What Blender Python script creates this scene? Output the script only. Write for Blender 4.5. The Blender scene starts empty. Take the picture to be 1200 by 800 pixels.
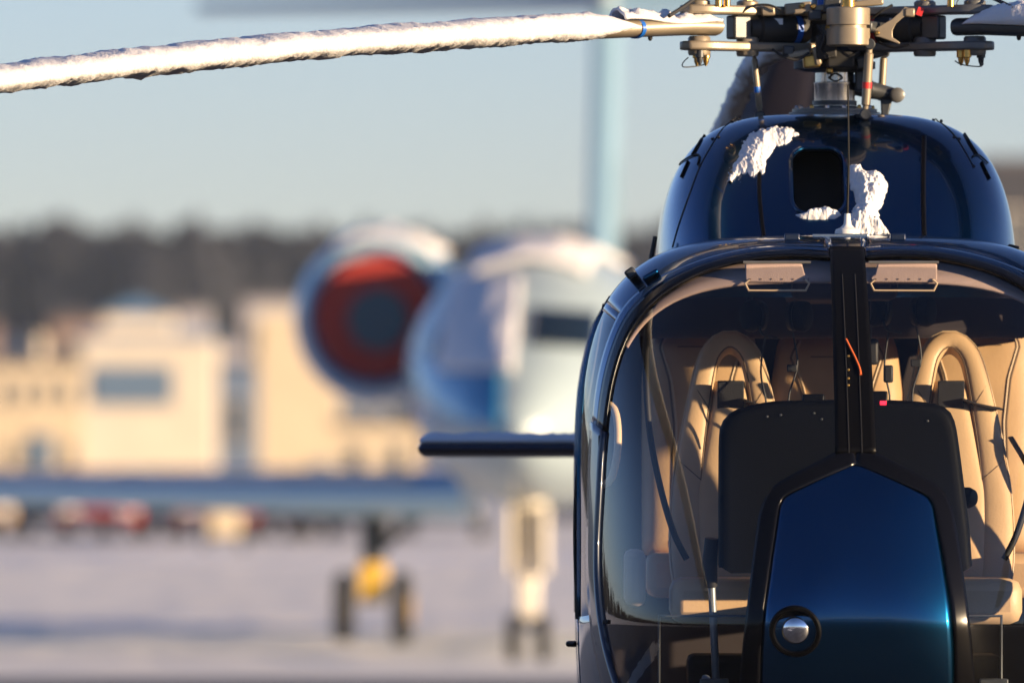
import bpy, bmesh, math, random
from mathutils import Vector, Matrix, noise
random.seed(7)
R = math.radians
scn = bpy.context.scene
COL = scn.collection

# ------------------------------------------------------------------ camera, sky, sun, exposure
CX, CD, CH, FP = -0.95, 30.0, 2.0, 12480.0      # camera x, distance to the reference plane y=0, height, focal length in px (1200 wide)
cam_d = bpy.data.cameras.new('camera'); cam = bpy.data.objects.new('camera', cam_d); COL.objects.link(cam)
cam.location = (CX, -CD, CH); cam.rotation_euler = (R(90), 0, 0)
cam_d.sensor_width = 36; cam_d.lens = FP / 1200 * 36; cam_d.shift_y = 0.1
cam_d.clip_start = 0.5; cam_d.clip_end = 20000
cam_d.dof.use_dof = True; cam_d.dof.focus_distance = 30.1; cam_d.dof.aperture_fstop = 3.6; cam_d.dof.aperture_blades = 9
scn.camera = cam

SUN_AZ, SUN_EL = R(61.5), R(6.9)                    # azimuth to the right of the direction heli -> camera
sd = Vector((math.sin(SUN_AZ) * math.cos(SUN_EL), -math.cos(SUN_AZ) * math.cos(SUN_EL), math.sin(SUN_EL)))   # towards the sun
w = bpy.data.worlds.new('World'); scn.world = w; w.use_nodes = True
nt = w.node_tree
sky = nt.nodes.new('ShaderNodeTexSky'); sky.sky_type = 'NISHITA'; sky.sun_disc = False
sky.sun_elevation = SUN_EL; sky.sun_rotation = math.atan2(sd.x, sd.y); sky.altitude = 2500
sky.air_density = 1.0; sky.dust_density = 0.6; sky.ozone_density = 2.7
bg = nt.nodes['Background']
wb = nt.nodes.new('ShaderNodeMixRGB'); wb.blend_type = 'MULTIPLY'; wb.inputs[0].default_value = 1; wb.inputs[2].default_value = (1.10, .92, 1.05, 1)   # cooler white balance for the whole sky
nt.links.new(sky.outputs[0], wb.inputs[1]); nt.links.new(wb.outputs[0], bg.inputs[0]); bg.inputs[1].default_value = 0.075
sl = bpy.data.lights.new('sun', 'SUN'); sl.energy = 4.4; sl.angle = R(0.55); sl.color = (1.0, 0.74, 0.46)
so = bpy.data.objects.new('sun', sl); COL.objects.link(so); so.rotation_euler = sd.to_track_quat('Z', 'Y').to_euler(); so.location = (40, -30, 30)
scn.view_settings.view_transform = 'Standard'; scn.view_settings.look = 'None'
scn.view_settings.exposure = 1.36; scn.view_settings.gamma = 1.0; scn.view_settings.use_curve_mapping = False
scn.render.engine = 'CYCLES'
scn.cycles.use_denoising = True; scn.cycles.max_bounces = 10; scn.cycles.transparent_max_bounces = 16
scn.cycles.diffuse_bounces = 3; scn.cycles.glossy_bounces = 4; scn.cycles.volume_bounces = 0
scn.cycles.sample_clamp_indirect = 8.0; scn.cycles.caustics_reflective = False; scn.cycles.caustics_refractive = False

# ------------------------------------------------------------------ helpers
def P(px, py, y):
    """a point seen at photo pixel (px,py) that stands at depth y"""
    d = CD + y
    return Vector((CX + (px - 600) * d / FP, y, CH + (520 - py) * d / FP))

def mat(name, base, rough=0.5, metal=0.0, coat=0.0, var=0.0, vscale=8.0, bump=0.0, bscale=60.0, coat_rough=0.03, spec=0.5, sss=0.0, base2=None, detail=4):
    m = bpy.data.materials.new(name); m.use_nodes = True
    t = m.node_tree; b = t.nodes['Principled BSDF']
    b.inputs['Base Color'].default_value = (*base, 1); b.inputs['Roughness'].default_value = rough
    b.inputs['Metallic'].default_value = metal; b.inputs['Coat Weight'].default_value = coat
    b.inputs['Coat Roughness'].default_value = coat_rough; b.inputs['Specular IOR Level'].default_value = spec
    if sss:
        b.inputs['Subsurface Weight'].default_value = sss; b.inputs['Subsurface Radius'].default_value = (0.02, 0.025, 0.03); b.inputs['Subsurface Scale'].default_value = 0.5
    if var or base2 or bump:
        tc = t.nodes.new('ShaderNodeTexCoord')
    if var or base2:
        n = t.nodes.new('ShaderNodeTexNoise'); n.inputs['Scale'].default_value = vscale; n.inputs['Detail'].default_value = detail
        t.links.new(tc.outputs['Object'], n.inputs['Vector'])
        r = t.nodes.new('ShaderNodeValToRGB'); r.color_ramp.elements[0].position = 0.3; r.color_ramp.elements[1].position = 0.7
        c2 = base2 or tuple(min(1, c * (1 + var)) for c in base)
        c1 = base if base2 else tuple(c * (1 - var) for c in base)
        r.color_ramp.elements[0].color = (*c1, 1); r.color_ramp.elements[1].color = (*c2, 1)
        t.links.new(n.outputs['Fac'], r.inputs['Fac']); t.links.new(r.outputs['Color'], b.inputs['Base Color'])
    if bump:
        n2 = t.nodes.new('ShaderNodeTexNoise'); n2.inputs['Scale'].default_value = bscale; n2.inputs['Detail'].default_value = 3
        t.links.new(tc.outputs['Object'], n2.inputs['Vector'])
        bp = t.nodes.new('ShaderNodeBump'); bp.inputs['Strength'].default_value = bump; bp.inputs['Distance'].default_value = 0.01
        t.links.new(n2.outputs['Fac'], bp.inputs['Height']); t.links.new(bp.outputs['Normal'], b.inputs['Normal'])
    return m

def glass_mat(name, tint, f0=0.07, film=0.0):
    """thin pane: see-through sheet with mirror reflection that rises at grazing angles, a little dust film"""
    m = bpy.data.materials.new(name); m.use_nodes = True
    t = m.node_tree; t.nodes.clear()
    o = t.nodes.new('ShaderNodeOutputMaterial'); tr = t.nodes.new('ShaderNodeBsdfTransparent'); gl = t.nodes.new('ShaderNodeBsdfGlossy')
    tr.inputs[0].default_value = (*tint, 1); gl.inputs['Roughness'].default_value = 0.02
    lw = t.nodes.new('ShaderNodeLayerWeight'); lw.inputs['Blend'].default_value = 0.5
    pw = t.nodes.new('ShaderNodeMath'); pw.operation = 'POWER'; pw.inputs[1].default_value = 3.6
    ma = t.nodes.new('ShaderNodeMath'); ma.operation = 'MULTIPLY_ADD'; ma.inputs[1].default_value = 1 - f0; ma.inputs[2].default_value = f0
    t.links.new(lw.outputs['Facing'], pw.inputs[0]); t.links.new(pw.outputs[0], ma.inputs[0])
    mx = t.nodes.new('ShaderNodeMixShader'); t.links.new(ma.outputs[0], mx.inputs[0]); t.links.new(tr.outputs[0], mx.inputs[1]); t.links.new(gl.outputs[0], mx.inputs[2])
    last = mx
    if film:
        df = t.nodes.new('ShaderNodeBsdfDiffuse'); df.inputs[0].default_value = (.8, .8, .8, 1)
        tc = t.nodes.new('ShaderNodeTexCoord'); n = t.nodes.new('ShaderNodeTexNoise'); n.inputs['Scale'].default_value = 14; n.inputs['Detail'].default_value = 6
        t.links.new(tc.outputs['Object'], n.inputs['Vector'])
        mr = t.nodes.new('ShaderNodeMath'); mr.operation = 'MULTIPLY'; mr.inputs[1].default_value = film; t.links.new(n.outputs['Fac'], mr.inputs[0])
        m2 = t.nodes.new('ShaderNodeMixShader'); t.links.new(mr.outputs[0], m2.inputs[0]); t.links.new(mx.outputs[0], m2.inputs[1]); t.links.new(df.outputs[0], m2.inputs[2]); last = m2
    t.links.new(last.outputs[0], o.inputs[0])
    return m

class MB:
    def __init__(s): s.v = []; s.f = []
    def add(s, vs, fs):
        o = len(s.v); s.v += [Vector(p) for p in vs]; s.f += [tuple(i + o for i in f) for f in fs]; return s
    def box(s, c, size, rot=None):
        hx, hy, hz = (q / 2 for q in size); M = rot or Matrix.Identity(3); c = Vector(c)
        vs = [c + M @ Vector((x * hx, y * hy, z * hz)) for x in (-1, 1) for y in (-1, 1) for z in (-1, 1)]
        return s.add(vs, [(0, 1, 3, 2), (4, 6, 7, 5), (0, 4, 5, 1), (2, 3, 7, 6), (0, 2, 6, 4), (1, 5, 7, 3)])
    def tube(s, pts, r, n=10, caps=True, flat=1.0):
        pts = [Vector(p) for p in pts]; rs = r if isinstance(r, (list, tuple)) else [r] * len(pts)
        t0 = (pts[1] - pts[0]).normalized(); up = Vector((0, 0, 1)) if abs(t0.z) < 0.9 else Vector((1, 0, 0))
        a = t0.cross(up).normalized(); rings = []; o = len(s.v)
        for i, p in enumerate(pts):
            t = ((pts[min(i + 1, len(pts) - 1)] - p).normalized() + (p - pts[max(i - 1, 0)]).normalized())
            t = t.normalized() if t.length > 1e-9 else t0
            a = (a - t * a.dot(t)).normalized(); b = t.cross(a)
            for k in range(n):
                q = 2 * math.pi * k / n
                s.v.append(p + a * (math.cos(q) * rs[i]) + b * (math.sin(q) * rs[i] * flat))
        for i in range(len(pts) - 1):
            for k in range(n):
                s.f.append((o + i * n + k, o + i * n + (k + 1) % n, o + (i + 1) * n + (k + 1) % n, o + (i + 1) * n + k))
        if caps:
            s.f.append(tuple(o + k for k in range(n))[::-1]); s.f.append(tuple(o + (len(pts) - 1) * n + k for k in range(n)))
        return s
    def lathe(s, c, prof, axis=(0, 0, 1), n=28):
        """prof: (radius, height) pairs along axis from c"""
        c = Vector(c); ax = Vector(axis).normalized(); up = Vector((0, 0, 1)) if abs(ax.z) < 0.9 else Vector((1, 0, 0))
        a = ax.cross(up).normalized(); b = ax.cross(a); o = len(s.v)
        for (r, h) in prof:
            for k in range(n):
                q = 2 * math.pi * k / n; s.v.append(c + ax * h + a * (r * math.cos(q)) + b * (r * math.sin(q)))
        for i in range(len(prof) - 1):
            for k in range(n):
                s.f.append((o + i * n + k, o + i * n + (k + 1) % n, o + (i + 1) * n + (k + 1) % n, o + (i + 1) * n + k))
        s.f.append(tuple(o + k for k in range(n))[::-1]); s.f.append(tuple(o + (len(prof) - 1) * n + k for k in range(n)))
        return s
    def grid(s, rows, wrap=False):
        o = len(s.v); n = len(rows[0])
        for r in rows: s.v += [Vector(p) for p in r]
        for i in range(len(rows) - 1):
            for k in range(n if wrap else n - 1):
                k2 = (k + 1) % n; s.f.append((o + i * n + k, o + i * n + k2, o + (i + 1) * n + k2, o + (i + 1) * n + k))
        return s
    def prism(s, pts, vec):
        n = len(pts); o = len(s.v); vec = Vector(vec); pts = [Vector(p) for p in pts]
        s.v += pts + [p + vec for p in pts]
        s.f.append(tuple(o + k for k in range(n))[::-1]); s.f.append(tuple(o + n + k for k in range(n)))
        for k in range(n): s.f.append((o + k, o + (k + 1) % n, o + n + (k + 1) % n, o + n + k))
        return s
    def build(s, name, m, parent=None, smooth=True, bevel=0, thick=0, ang=40, fix=True):
        me = bpy.data.meshes.new(name); me.from_pydata([tuple(p) for p in s.v], [], s.f); me.update()
        bm = bmesh.new(); bm.from_mesh(me); bmesh.ops.remove_doubles(bm, verts=bm.verts, dist=1e-6)
        if fix: bmesh.ops.recalc_face_normals(bm, faces=bm.faces)
        bm.to_mesh(me); bm.free()
        if smooth:
            me.shade_smooth()
            if ang: me.set_sharp_from_angle(angle=R(ang))
        me.materials.append(m)
        o = bpy.data.objects.new(name, me); COL.objects.link(o)
        if parent: o.parent = parent
        if thick:
            md = o.modifiers.new('thickness', 'SOLIDIFY'); md.thickness = thick; md.offset = 0
        if bevel:
            md = o.modifiers.new('bevel', 'BEVEL'); md.width = bevel; md.segments = 2; md.limit_method = 'ANGLE'
            if smooth: me.shade_smooth()
        return o
def empty(name, loc=(0, 0, 0), rz=0):
    o = bpy.data.objects.new(name, None); o.empty_display_size = .3; COL.objects.link(o); o.location = loc; o.rotation_euler = (0, 0, rz); return o
def tag(o, label=None, cat=None, group=None, kind=None):
    if label: o['label'] = label
    if cat: o['category'] = cat
    if group: o['group'] = group
    if kind: o['kind'] = kind
    return o
def spline(pts, n, closed=False):
    """Catmull-Rom through pts, resampled to n points of even length"""
    pts = [Vector(p) for p in pts]; dense = []
    m = len(pts)
    for i in range(m - 1):
        p0 = pts[max(i - 1, 0)]; p1 = pts[i]; p2 = pts[i + 1]; p3 = pts[min(i + 2, m - 1)]
        for k in range(16):
            t = k / 16
            dense.append(.5 * ((2 * p1) + (p2 - p0) * t + (2 * p0 - 5 * p1 + 4 * p2 - p3) * t * t + (3 * p1 - p0 - 3 * p2 + p3) * t ** 3))
    dense.append(pts[-1])
    return resample(dense, n)
def resample(pts, n):
    pts = [Vector(p) for p in pts]; L = [0]
    for a, b in zip(pts, pts[1:]): L.append(L[-1] + (b - a).length)
    out = []; j = 0
    for k in range(n):
        d = L[-1] * k / (n - 1)
        while j < len(pts) - 2 and L[j + 1] < d: j += 1
        seg = L[j + 1] - L[j]; t = 0 if seg < 1e-12 else (d - L[j]) / seg
        out.append(pts[j].lerp(pts[j + 1], min(1, max(0, t))))
    return out
def fbm(p, o=4): return noise.fractal(Vector(p), 0.6, 2.1, o)

# ------------------------------------------------------------------ materials
M = {}
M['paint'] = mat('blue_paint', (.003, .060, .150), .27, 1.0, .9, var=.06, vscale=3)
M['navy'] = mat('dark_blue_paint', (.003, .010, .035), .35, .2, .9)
M['black'] = mat('black_gloss', (.003, .003, .0035), .4, spec=.1)
M['border'] = mat('black_gloss_border', (.003, .003, .004), .2, spec=.25)
M['rubber'] = mat('black_rubber', (.012, .012, .013), .6)
M['darkplastic'] = mat('dark_plastic', (.0025, .003, .004), .6, spec=.06, bump=.1, bscale=300)
M['leather'] = mat('tan_leather', (.60, .40, .22), .48, var=.06, vscale=9, bump=.07, bscale=140)
M['leather_r'] = mat('rear_tan_leather', (.54, .34, .17), .5, var=.08, vscale=9, bump=.07, bscale=140)
M['piping'] = mat('cream_piping', (.62, .45, .27), .5)
M['seam'] = mat('seam_thread', (.16, .10, .05), .7)
M['belt'] = mat('black_webbing', (.014, .014, .017), .7, bump=.4, bscale=500)
M['liner'] = mat('headliner_fabric', (.42, .30, .25), .9, var=.05, vscale=20, bump=.2, bscale=300)
M['darkliner'] = mat('bulkhead_fabric', (.035, .026, .028), .9, var=.1)
M['carpet'] = mat('floor_carpet', (.05, .052, .06), .95, bump=.6, bscale=400)
M['grey'] = mat('grey_painted_metal', (.15, .15, .145), .42, .35, var=.12, vscale=22, bump=.05)
M['tangrey'] = mat('warm_grey_metal', (.29, .24, .17), .42, .3, var=.10, vscale=18)
M['darkgrey'] = mat('dark_grey_metal', (.055, .06, .065), .42, .4, var=.15, vscale=25)
M['steel'] = mat('machined_steel', (.50, .49, .46), .24, 1.0, var=.08, vscale=40)
M['brass'] = mat('brass_fitting', (.55, .34, .10), .33, 1.0, var=.2, vscale=60)
M['chrome'] = mat('chrome', (.85, .85, .86), .06, 1.0)
M['bluetape'] = mat('blue_marking', (.01, .13, .55), .45)
M['redtape'] = mat('red_marking', (.60, .03, .03), .45)
M['white'] = mat('white_plastic', (.75, .75, .73), .4)
M['snow'] = mat('snow', (.72, .71, .72), .8, bump=.3, bscale=110, sss=.35)
M['groundsnow'] = mat('packed_snow', (.88, .82, .72), .85, base2=(.97, .91, .81), vscale=.35, bump=.35, bscale=1.3, detail=8)
M['asphalt'] = mat('apron_asphalt', (.045, .044, .047), .75, base2=(.10, .098, .102), vscale=.8, bump=.3, bscale=90, detail=9)
M['glass'] = glass_mat('windscreen_acrylic', (.92, .94, .95), .036, film=.0008)
M['sideglass'] = glass_mat('door_acrylic', (.88, .91, .93), .07)
M['screen_led'] = mat('red_indicator', (.7, .02, .05), .4)
e = M['screen_led'].node_tree.nodes['Principled BSDF']; e.inputs['Emission Color'].default_value = (1, .02, .05, 1); e.inputs['Emission Strength'].default_value = .9
M['orange'] = mat('orange_yarn', (.75, .14, .03), .8)

# ------------------------------------------------------------------ the ground
def sheet(name, x0, x1, y0, y1, z, m, nx=1, ny=1):
    b = MB().grid([[(x0 + (x1 - x0) * i / nx, y0 + (y1 - y0) * j / ny, z) for i in range(nx + 1)] for j in range(ny + 1)])
    o = b.build(name, m, smooth=False); return o
def big_ground():
    b = MB(); n = 96; rings = [0, 40, 80, 120, 200, 320, 520, 900, 1700, 3600, 7000]
    rows = []
    for r in rings: rows.append([(r * math.cos(2 * math.pi * k / n), r * math.sin(2 * math.pi * k / n), 0 if r < 700 else (r - 700) * .004) for k in range(n)])
    b.grid(rows, wrap=True); return b.build('snow_ground', M['groundsnow'])
tag(big_ground(), 'wide flat airfield covered in packed snow', 'ground', kind='structure')
def apron():
    b = MB(); pts = []
    for k in range(160):
        q = 2 * math.pi * k / 160; c, s_ = math.cos(q), math.sin(q)
        rx = 62 / max(abs(c) ** 5 + abs(s_) ** 5, 1e-6) ** .2
        j = 1 + .012 * fbm((c * 6, s_ * 6, 1))
        pts.append((rx * c * 1.25 * j, -18 + (rx * s_ * 1.27) * j, .004))
    b.add(pts, [tuple(range(160))]); return b.build('apron', M['asphalt'], smooth=False)
tag(apron(), 'dark cleared asphalt apron the helicopter stands on', 'apron', kind='structure')

def drift(cx, cy, rx, ry, seed, label):
    pts = []
    for k in range(120):
        q = 2 * math.pi * k / 120; j = 1 + .35 * fbm((math.cos(q) * 1.6, math.sin(q) * 1.6, seed)) + .12 * fbm((math.cos(q) * 7, math.sin(q) * 7, seed)); pts.append((cx + rx * j * math.cos(q), cy + ry * j * math.sin(q), .008))
    b = MB(); b.v = [Vector((cx, cy, .03))] + [Vector(p) for p in pts]; b.f = [(0, 1 + k, 1 + (k + 1) % 120) for k in range(120)]
    o = b.build('snow_drift', M['groundsnow'], ang=0); tag(o, label, 'snow', kind='stuff')
for (cx, cy, rx, ry, sd_, lb) in ((-9, -14, 6, 2.2, 1, 'thin wind blown snow on the apron ahead of the left skid'), (7, -22, 9, 3, 2, 'broad patch of thin snow on the apron ahead of the nose'), (-22, -38, 14, 5, 3, 'long snow patch on the apron near its snowy edge'), (24, -44, 16, 6, 4, 'wide snow patch out on the far apron'), (-5, -5.5, 2.2, .8, 5, 'small snow patch beside the helicopter nose'), (14, -8, 5, 1.5, 6, 'streak of snow on the apron beside the right door'), (-14, 8, 5, 2, 7, 'streak of snow on the apron beside the left door')):
    drift(cx, cy, rx, ry, sd_, lb)

# ------------------------------------------------------------------ helicopter shells
class Shell:
    """superellipse section a x b round (0,zc), closed in front by a dome whose centre line is y0(z)"""
    def __init__(s, a, bu, bl, zc, n, ys, p, y0): s.a, s.bu, s.bl, s.zc, s.n, s.ys, s.p, s.y0 = a, bu, bl, zc, n, ys, p, y0
    def rho(s, x, z):
        b = s.bu if z >= s.zc else s.bl
        return (abs(x / s.a) ** s.n + abs((z - s.zc) / b) ** s.n) ** (1 / s.n)
    def F(s, x, z):
        r = min(s.rho(x, z), .99999); y0 = s.y0(z)
        return y0 + (s.ys - y0) * (1 - (1 - r ** s.p) ** (1 / s.p))
    def w(s, z):
        b = s.bu if z >= s.zc else s.bl; k = min(1, abs((z - s.zc) / b)); return s.a * max(0, 1 - k ** s.n) ** (1 / s.n)
    def top(s, x): return s.zc + s.bu * max(0, 1 - min(1, abs(x / s.a)) ** s.n) ** (1 / s.n)
    def rz(s, x, y):
        """height of the roof at x,y (y may lie in the dome)"""
        t = s.top(x)
        if y >= s.ys: return t
        lo, hi = s.zc, t
        for _ in range(40):
            m = (lo + hi) / 2
            if s.F(x, m) < y: lo = m
            else: hi = m
        return lo
    def pix(s, px, py):
        y = -.3
        for _ in range(12):
            q = P(px, py, y); y = .5 * y + .5 * s.F(q.x, q.z)
        return P(px, py, y)
    def on(s, x, z, off=0):
        e_ = 1e-3; y = s.F(x, z)
        if off:
            nx = (s.F(x + e_, z) - s.F(x - e_, z)) / (2 * e_); nz = (s.F(x, z + e_) - s.F(x, z - e_)) / (2 * e_)
            nrm = Vector((nx, -1, nz)).normalized(); return Vector((x, y, z)) + nrm * off
        return Vector((x, y, z))
def pl(sh, pxs, n, sm=True, centred=0):
    w_ = []
    for p in pxs:
        v = sh.pix(*p)
        if centred:
            c_ = 600 - CX * FP / (CD + v.y); v = sh.pix(p[0] + (c_ - centred) * .6, p[1])
        w_.append(v); q = [Vector((v.x, 0, v.z)) for v in w_]
    return spline(q, n) if sm else resample(q, n)
def mir(c): return [Vector((-v.x, v.y, v.z)) for v in c]
def ruled(sh, A, B, m, off=0, ease=None):
    rows = []
    for a, b in zip(A, B):
        r = []
        for k in range(m + 1):
            t = k / m
            if ease: t = ease(t)
            q = a.lerp(b, t); r.append(sh.on(q.x, q.z, off))
        rows.append(r)
    return MB().grid(rows)

body = Shell(.757, .842, .98, 1.75, 4.0, .42, 2.2, lambda z: -.80 + .62 * max(0, z - 1.5) ** 1.3 + .5 * max(0, 1.25 - z) ** 2)
cowl = Shell(.527, .668, .6, 2.3, 3.6, 1.25, 3.0, lambda z: .50 + 1.0 * max(0, z - 2.45) ** 1.25)

heli = empty('helicopter', (0, 0, 0)); tag(heli, 'dark blue light helicopter with big windscreen, its rotor blades loaded with snow', 'helicopter')
H = heli
# windscreen curves, photo pixels of the left half
C0 = [(974, 304), (945, 302), (915, 302), (885, 305), (855, 311), (825, 320), (798, 333), (775, 348), (758, 364), (744, 382), (733, 403), (722, 435), (714, 475), (708, 530), (705, 580), (702, 640), (703, 690), (709, 740), (722, 790), (742, 840), (785, 905)]
C1 = [(974, 292), (945, 290), (915, 290), (885, 292), (855, 297), (825, 305), (795, 316), (770, 328), (748, 344), (731, 362), (718, 388), (706, 425), (698, 470), (694, 530), (692, 590), (691, 650), (693, 700), (698, 750), (709, 800), (726, 850), (765, 915)]
B0 = [(974, 304), (974, 360), (974, 420), (974, 480), (974, 531), (948, 545), (922, 558), (905, 568), (896, 577), (890, 588), (885, 603), (878, 650), (871.5, 702), (866, 750), (861.6, 800), (858, 850), (856, 905)]
NB = 90
c0, c1 = pl(body, C0, NB), pl(body, C1, NB)
b0 = pl(body, B0, NB, False, 995)
low = [(996.5, 531), (974.5, 531)] + B0[5:]
b0l = pl(body, [(996.5, 527)] + [(974, 531)] + B0[5:], 70, False, 995)
B1 = [(996.5, 545), (954, 563), (925, 576.5), (914, 582), (908, 592), (905, 612), (898, 655), (889.5, 711), (886, 760), (885, 800), (884, 850), (883, 905)]
b1 = pl(body, B1, 70, False, 995)
for v in (b1[0], b0l[0]): v.x = 0
for sgn in (0, 1):
    mf = mir if sgn else (lambda c: c)
    ruled(body, mf(b0), mf(c0), 36).build('windscreen', M['glass'], H)
    k = 44                                           # the upper part of the surround is black, the pillar is painted
    mid = [a.lerp(b_, .55) for a, b_ in zip(mf(c0), mf(c1))]
    ruled(body, mf(c0)[:k], mid[:k], 4, .003).build('windscreen_surround', M['border'], H, thick=.010)
    ruled(body, mid[:k], mf(c1)[:k], 4, .001).build('roof_edge', M['paint'], H, thick=.010)
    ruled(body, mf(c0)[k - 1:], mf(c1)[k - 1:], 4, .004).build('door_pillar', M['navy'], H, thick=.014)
    ruled(body, mf(b0l), mf(b1), 5, .002).build('nose_border', M['border'], H, thick=.008)
# centre post
pa = pl(body, [(974, 292), (974, 310), (974, 420), (974, 531)], 40, False, 995)
ruled(body, pa, mir(pa), 8, .0035).build('centre_post', M['black'], H, thick=.011)
for s_ in (-1, 1):
    MB().tube([body.on(s_ * .018, z, .010) for z in [2.47 - .02 * i for i in range(26)]], .0015, 6).build('post_trim', M['rubber'], H)
ruled(body, b1, mir(b1), 28).build('nose_panel', M['paint'], H, thick=.006)
# below the nose
zb = b1[-1].z; rows = []
for i in range(14):
    z = zb - (zb - (1.75 - .978)) * (i / 13); wv = body.w(z) * .999
    rows.append([body.on(wv * math.sin(math.pi / 2 * (k / 20 - 1)), z) for k in range(41)])
MB().grid(rows).build('nose_underside', M['paint'], H)
# skin from the surround to the door line
def contour_pt(v):
    """push a point out radially to rho = 1"""
    r = body.rho(v.x, v.z); return Vector((v.x / r, 0, body.zc + (v.z - body.zc) / r))
cfull = c1 + mir(c1)[::-1]
for (i0, i1, nm, mt) in ((0, 30, 'roof_skin', 'paint'), (29, NB, 'door_front_skin', None)):
    for sgn in (0, 1):
        A = c1[i0:i1]; E = [contour_pt(v) for v in A]
        if sgn: A, E = mir(A), mir(E)
        ez = lambda t: math.sin(t * math.pi / 2)
        if mt: ruled(body, A, E, 26, 0, ez).build(nm, M[mt], H, thick=.008)
        else:                                        # painted above and below, the door's window runs forward between them
            ka = next(i for i, v in enumerate(A) if v.z < 2.36); kb_ = next(i for i, v in enumerate(A) if v.z < 1.52)
            for (j0, j1, n2, m2) in ((0, ka + 1, nm, 'paint'), (ka, kb_ + 1, 'door_quarter_window', 'sideglass'), (kb_, len(A), nm, 'paint')):
                ruled(body, A[j0:j1], E[j0:j1], 26, 0, ez).build(n2, M[m2], H, thick=0 if m2 == 'sideglass' else .008)
pa2 = [Vector((c1[0].x * (1 - i / 8), 0, c1[0].z)) for i in range(17)]
rows = []
for v in pa2:
    e_ = contour_pt(v); rows.append([body.on(v.lerp(e_, math.sin(t / 26 * math.pi / 2)).x, v.lerp(e_, math.sin(t / 26 * math.pi / 2)).z) for t in range(27)])
MB().grid(rows).build('roof_skin', M['paint'], H, thick=.008)
# cabin roof, sides, doors
zt = 2.42; wt = body.w(zt); Y1 = 2.05
def roofgrid(y0, y1, ny=10):
    xs = [wt * math.sin(math.pi / 2 * (k / 24 - 1)) for k in range(49)]
    return [[(x, y0 + (y1 - y0) * j / ny, body.top(x)) for x in xs] for j in range(ny + 1)]
MB().grid(roofgrid(body.ys, Y1)).build('cabin_roof', M['paint'], H, thick=.01)
def side(y0, y1, z0, z1, sg, nz=14, ny=3, off=0):
    return MB().grid([[(sg * (body.w(z0 + (z1 - z0) * i / nz) + off), y0 + (y1 - y0) * j / ny, z0 + (z1 - z0) * i / nz) for j in range(ny + 1)] for i in range(nz + 1)])
for sg in (-1, 1):
    d = side(body.ys, 1.16, .98, 1.50, sg).build('door', M['paint'], H, thick=.012)
    side(body.ys, .455, 1.50, zt, sg, off=.001).build('door_frame', M['paint'], d, thick=.014)
    side(1.11, 1.16, 1.50, zt, sg, off=.001).build('door_frame', M['paint'], d, thick=.014)
    side(.455, 1.11, 1.50, zt, sg, ny=8).build('door_window', M['sideglass'], d)
    hz = 1.42; hx = sg * (body.w(hz) + .012)
    MB().tube([(hx, 1.02, hz), (hx + sg * .02, 1.0, hz), (hx + sg * .02, .9, hz), (hx, .88, hz)], .008, 8).build('handle', M['black'], d)
    rim = [(sg * (body.w(z) + .008), y, z) for (y, z) in [(.455, 1.5), (.45, 1.9), (.455, zt - .02)]]
    MB().tube(spline(rim, 16), .006, 6).build('window_seal', M['rubber'], d)
    side(1.175, Y1, .98, 1.50, sg).build('rear_side_panel', M['paint'], H, thick=.012)
    side(1.175, 1.25, 1.50, zt, sg, off=.001).build('rear_pillar', M['paint'], H, thick=.014)
    side(1.25, 1.72, 1.50, zt, sg, ny=6).build('rear_window', M['sideglass'], H)
    side(1.72, Y1, 1.50, zt, sg, off=.001).build('rear_side_panel', M['paint'], H, thick=.014)
# belly
rows = []
for j in range(9):
    y = body.ys + (Y1 - body.ys) * j / 8; r = []
    for k in range(41):
        x = math.sin(math.pi / 2 * (k / 20 - 1)) * body.w(.98)
        r.append((x, y, body.zc - body.bl * (1 - abs(x / body.a) ** 4) ** .25))
    rows.append(r)
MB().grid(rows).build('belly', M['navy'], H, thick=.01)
# rear fuselage and tail boom
rows = []
def sec(y, a, bu, bl, zc, n, m=48):
    r = []
    for k in range(m):
        q = 2 * math.pi * k / m; c, s_ = math.cos(q), math.sin(q); b = bu if s_ > 0 else bl
        r.append((a * math.copysign(abs(c) ** (2 / n), c), y, zc + b * math.copysign(abs(s_) ** (2 / n), s_)))
    return r
for (y, a, bu, bl, zc, n) in [(Y1, .757, .822, .98, 1.75, 4), (2.3, .74, .80, .95, 1.76, 3.6), (2.7, .60, .68, .78, 1.83, 3), (3.1, .42, .5, .52, 1.92, 2.5), (3.5, .27, .33, .33, 1.98, 2.2), (4.2, .2, .24, .24, 2.02, 2), (5.4, .16, .19, .19, 2.05, 2), (6.0, .15, .18, .18, 2.06, 2)]:
    rows.append(sec(y, a, bu, bl, zc, n))
MB().grid(rows, wrap=True).build('tail_boom', M['paint'], H)
# fenestron fin
fin = [(5.75, 1.55), (5.55, 1.9), (5.65, 2.3), (5.85, 2.6), (6.05, 2.85), (6.15, 2.9), (6.5, 2.89), (6.55, 2.84), (6.5, 2.6), (6.55, 2.3), (6.5, 1.75), (6.3, 1.5)]
fo = spline(fin + [fin[0]], 60)
def finmesh():
    rows = []
    for (w_, sc) in ((-.13, .86), (-.105, .95), (-.06, 1), (.06, 1), (.105, .95), (.13, .86)):
        cy, cz = 6.12, 2.4
        rows.append([(-.07 + w_, cy + (p.x - cy) * sc, cz + (p.y - cz) * (sc if p.y < 3.0 else .5 + .5 * sc)) for p in fo[:-1]])
    b = MB().grid(rows, wrap=True); o = len(b.v); n = len(rows[0])
    b.f.append(tuple(range(n))); b.f.append(tuple(range(o - n, o))[::-1]); return b
M['finpaint'] = mat('fin_paint', (.055, .045, .06), .5, .1, .3)
fn = finmesh().build('tail_fin', M['finpaint'], H)
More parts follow.
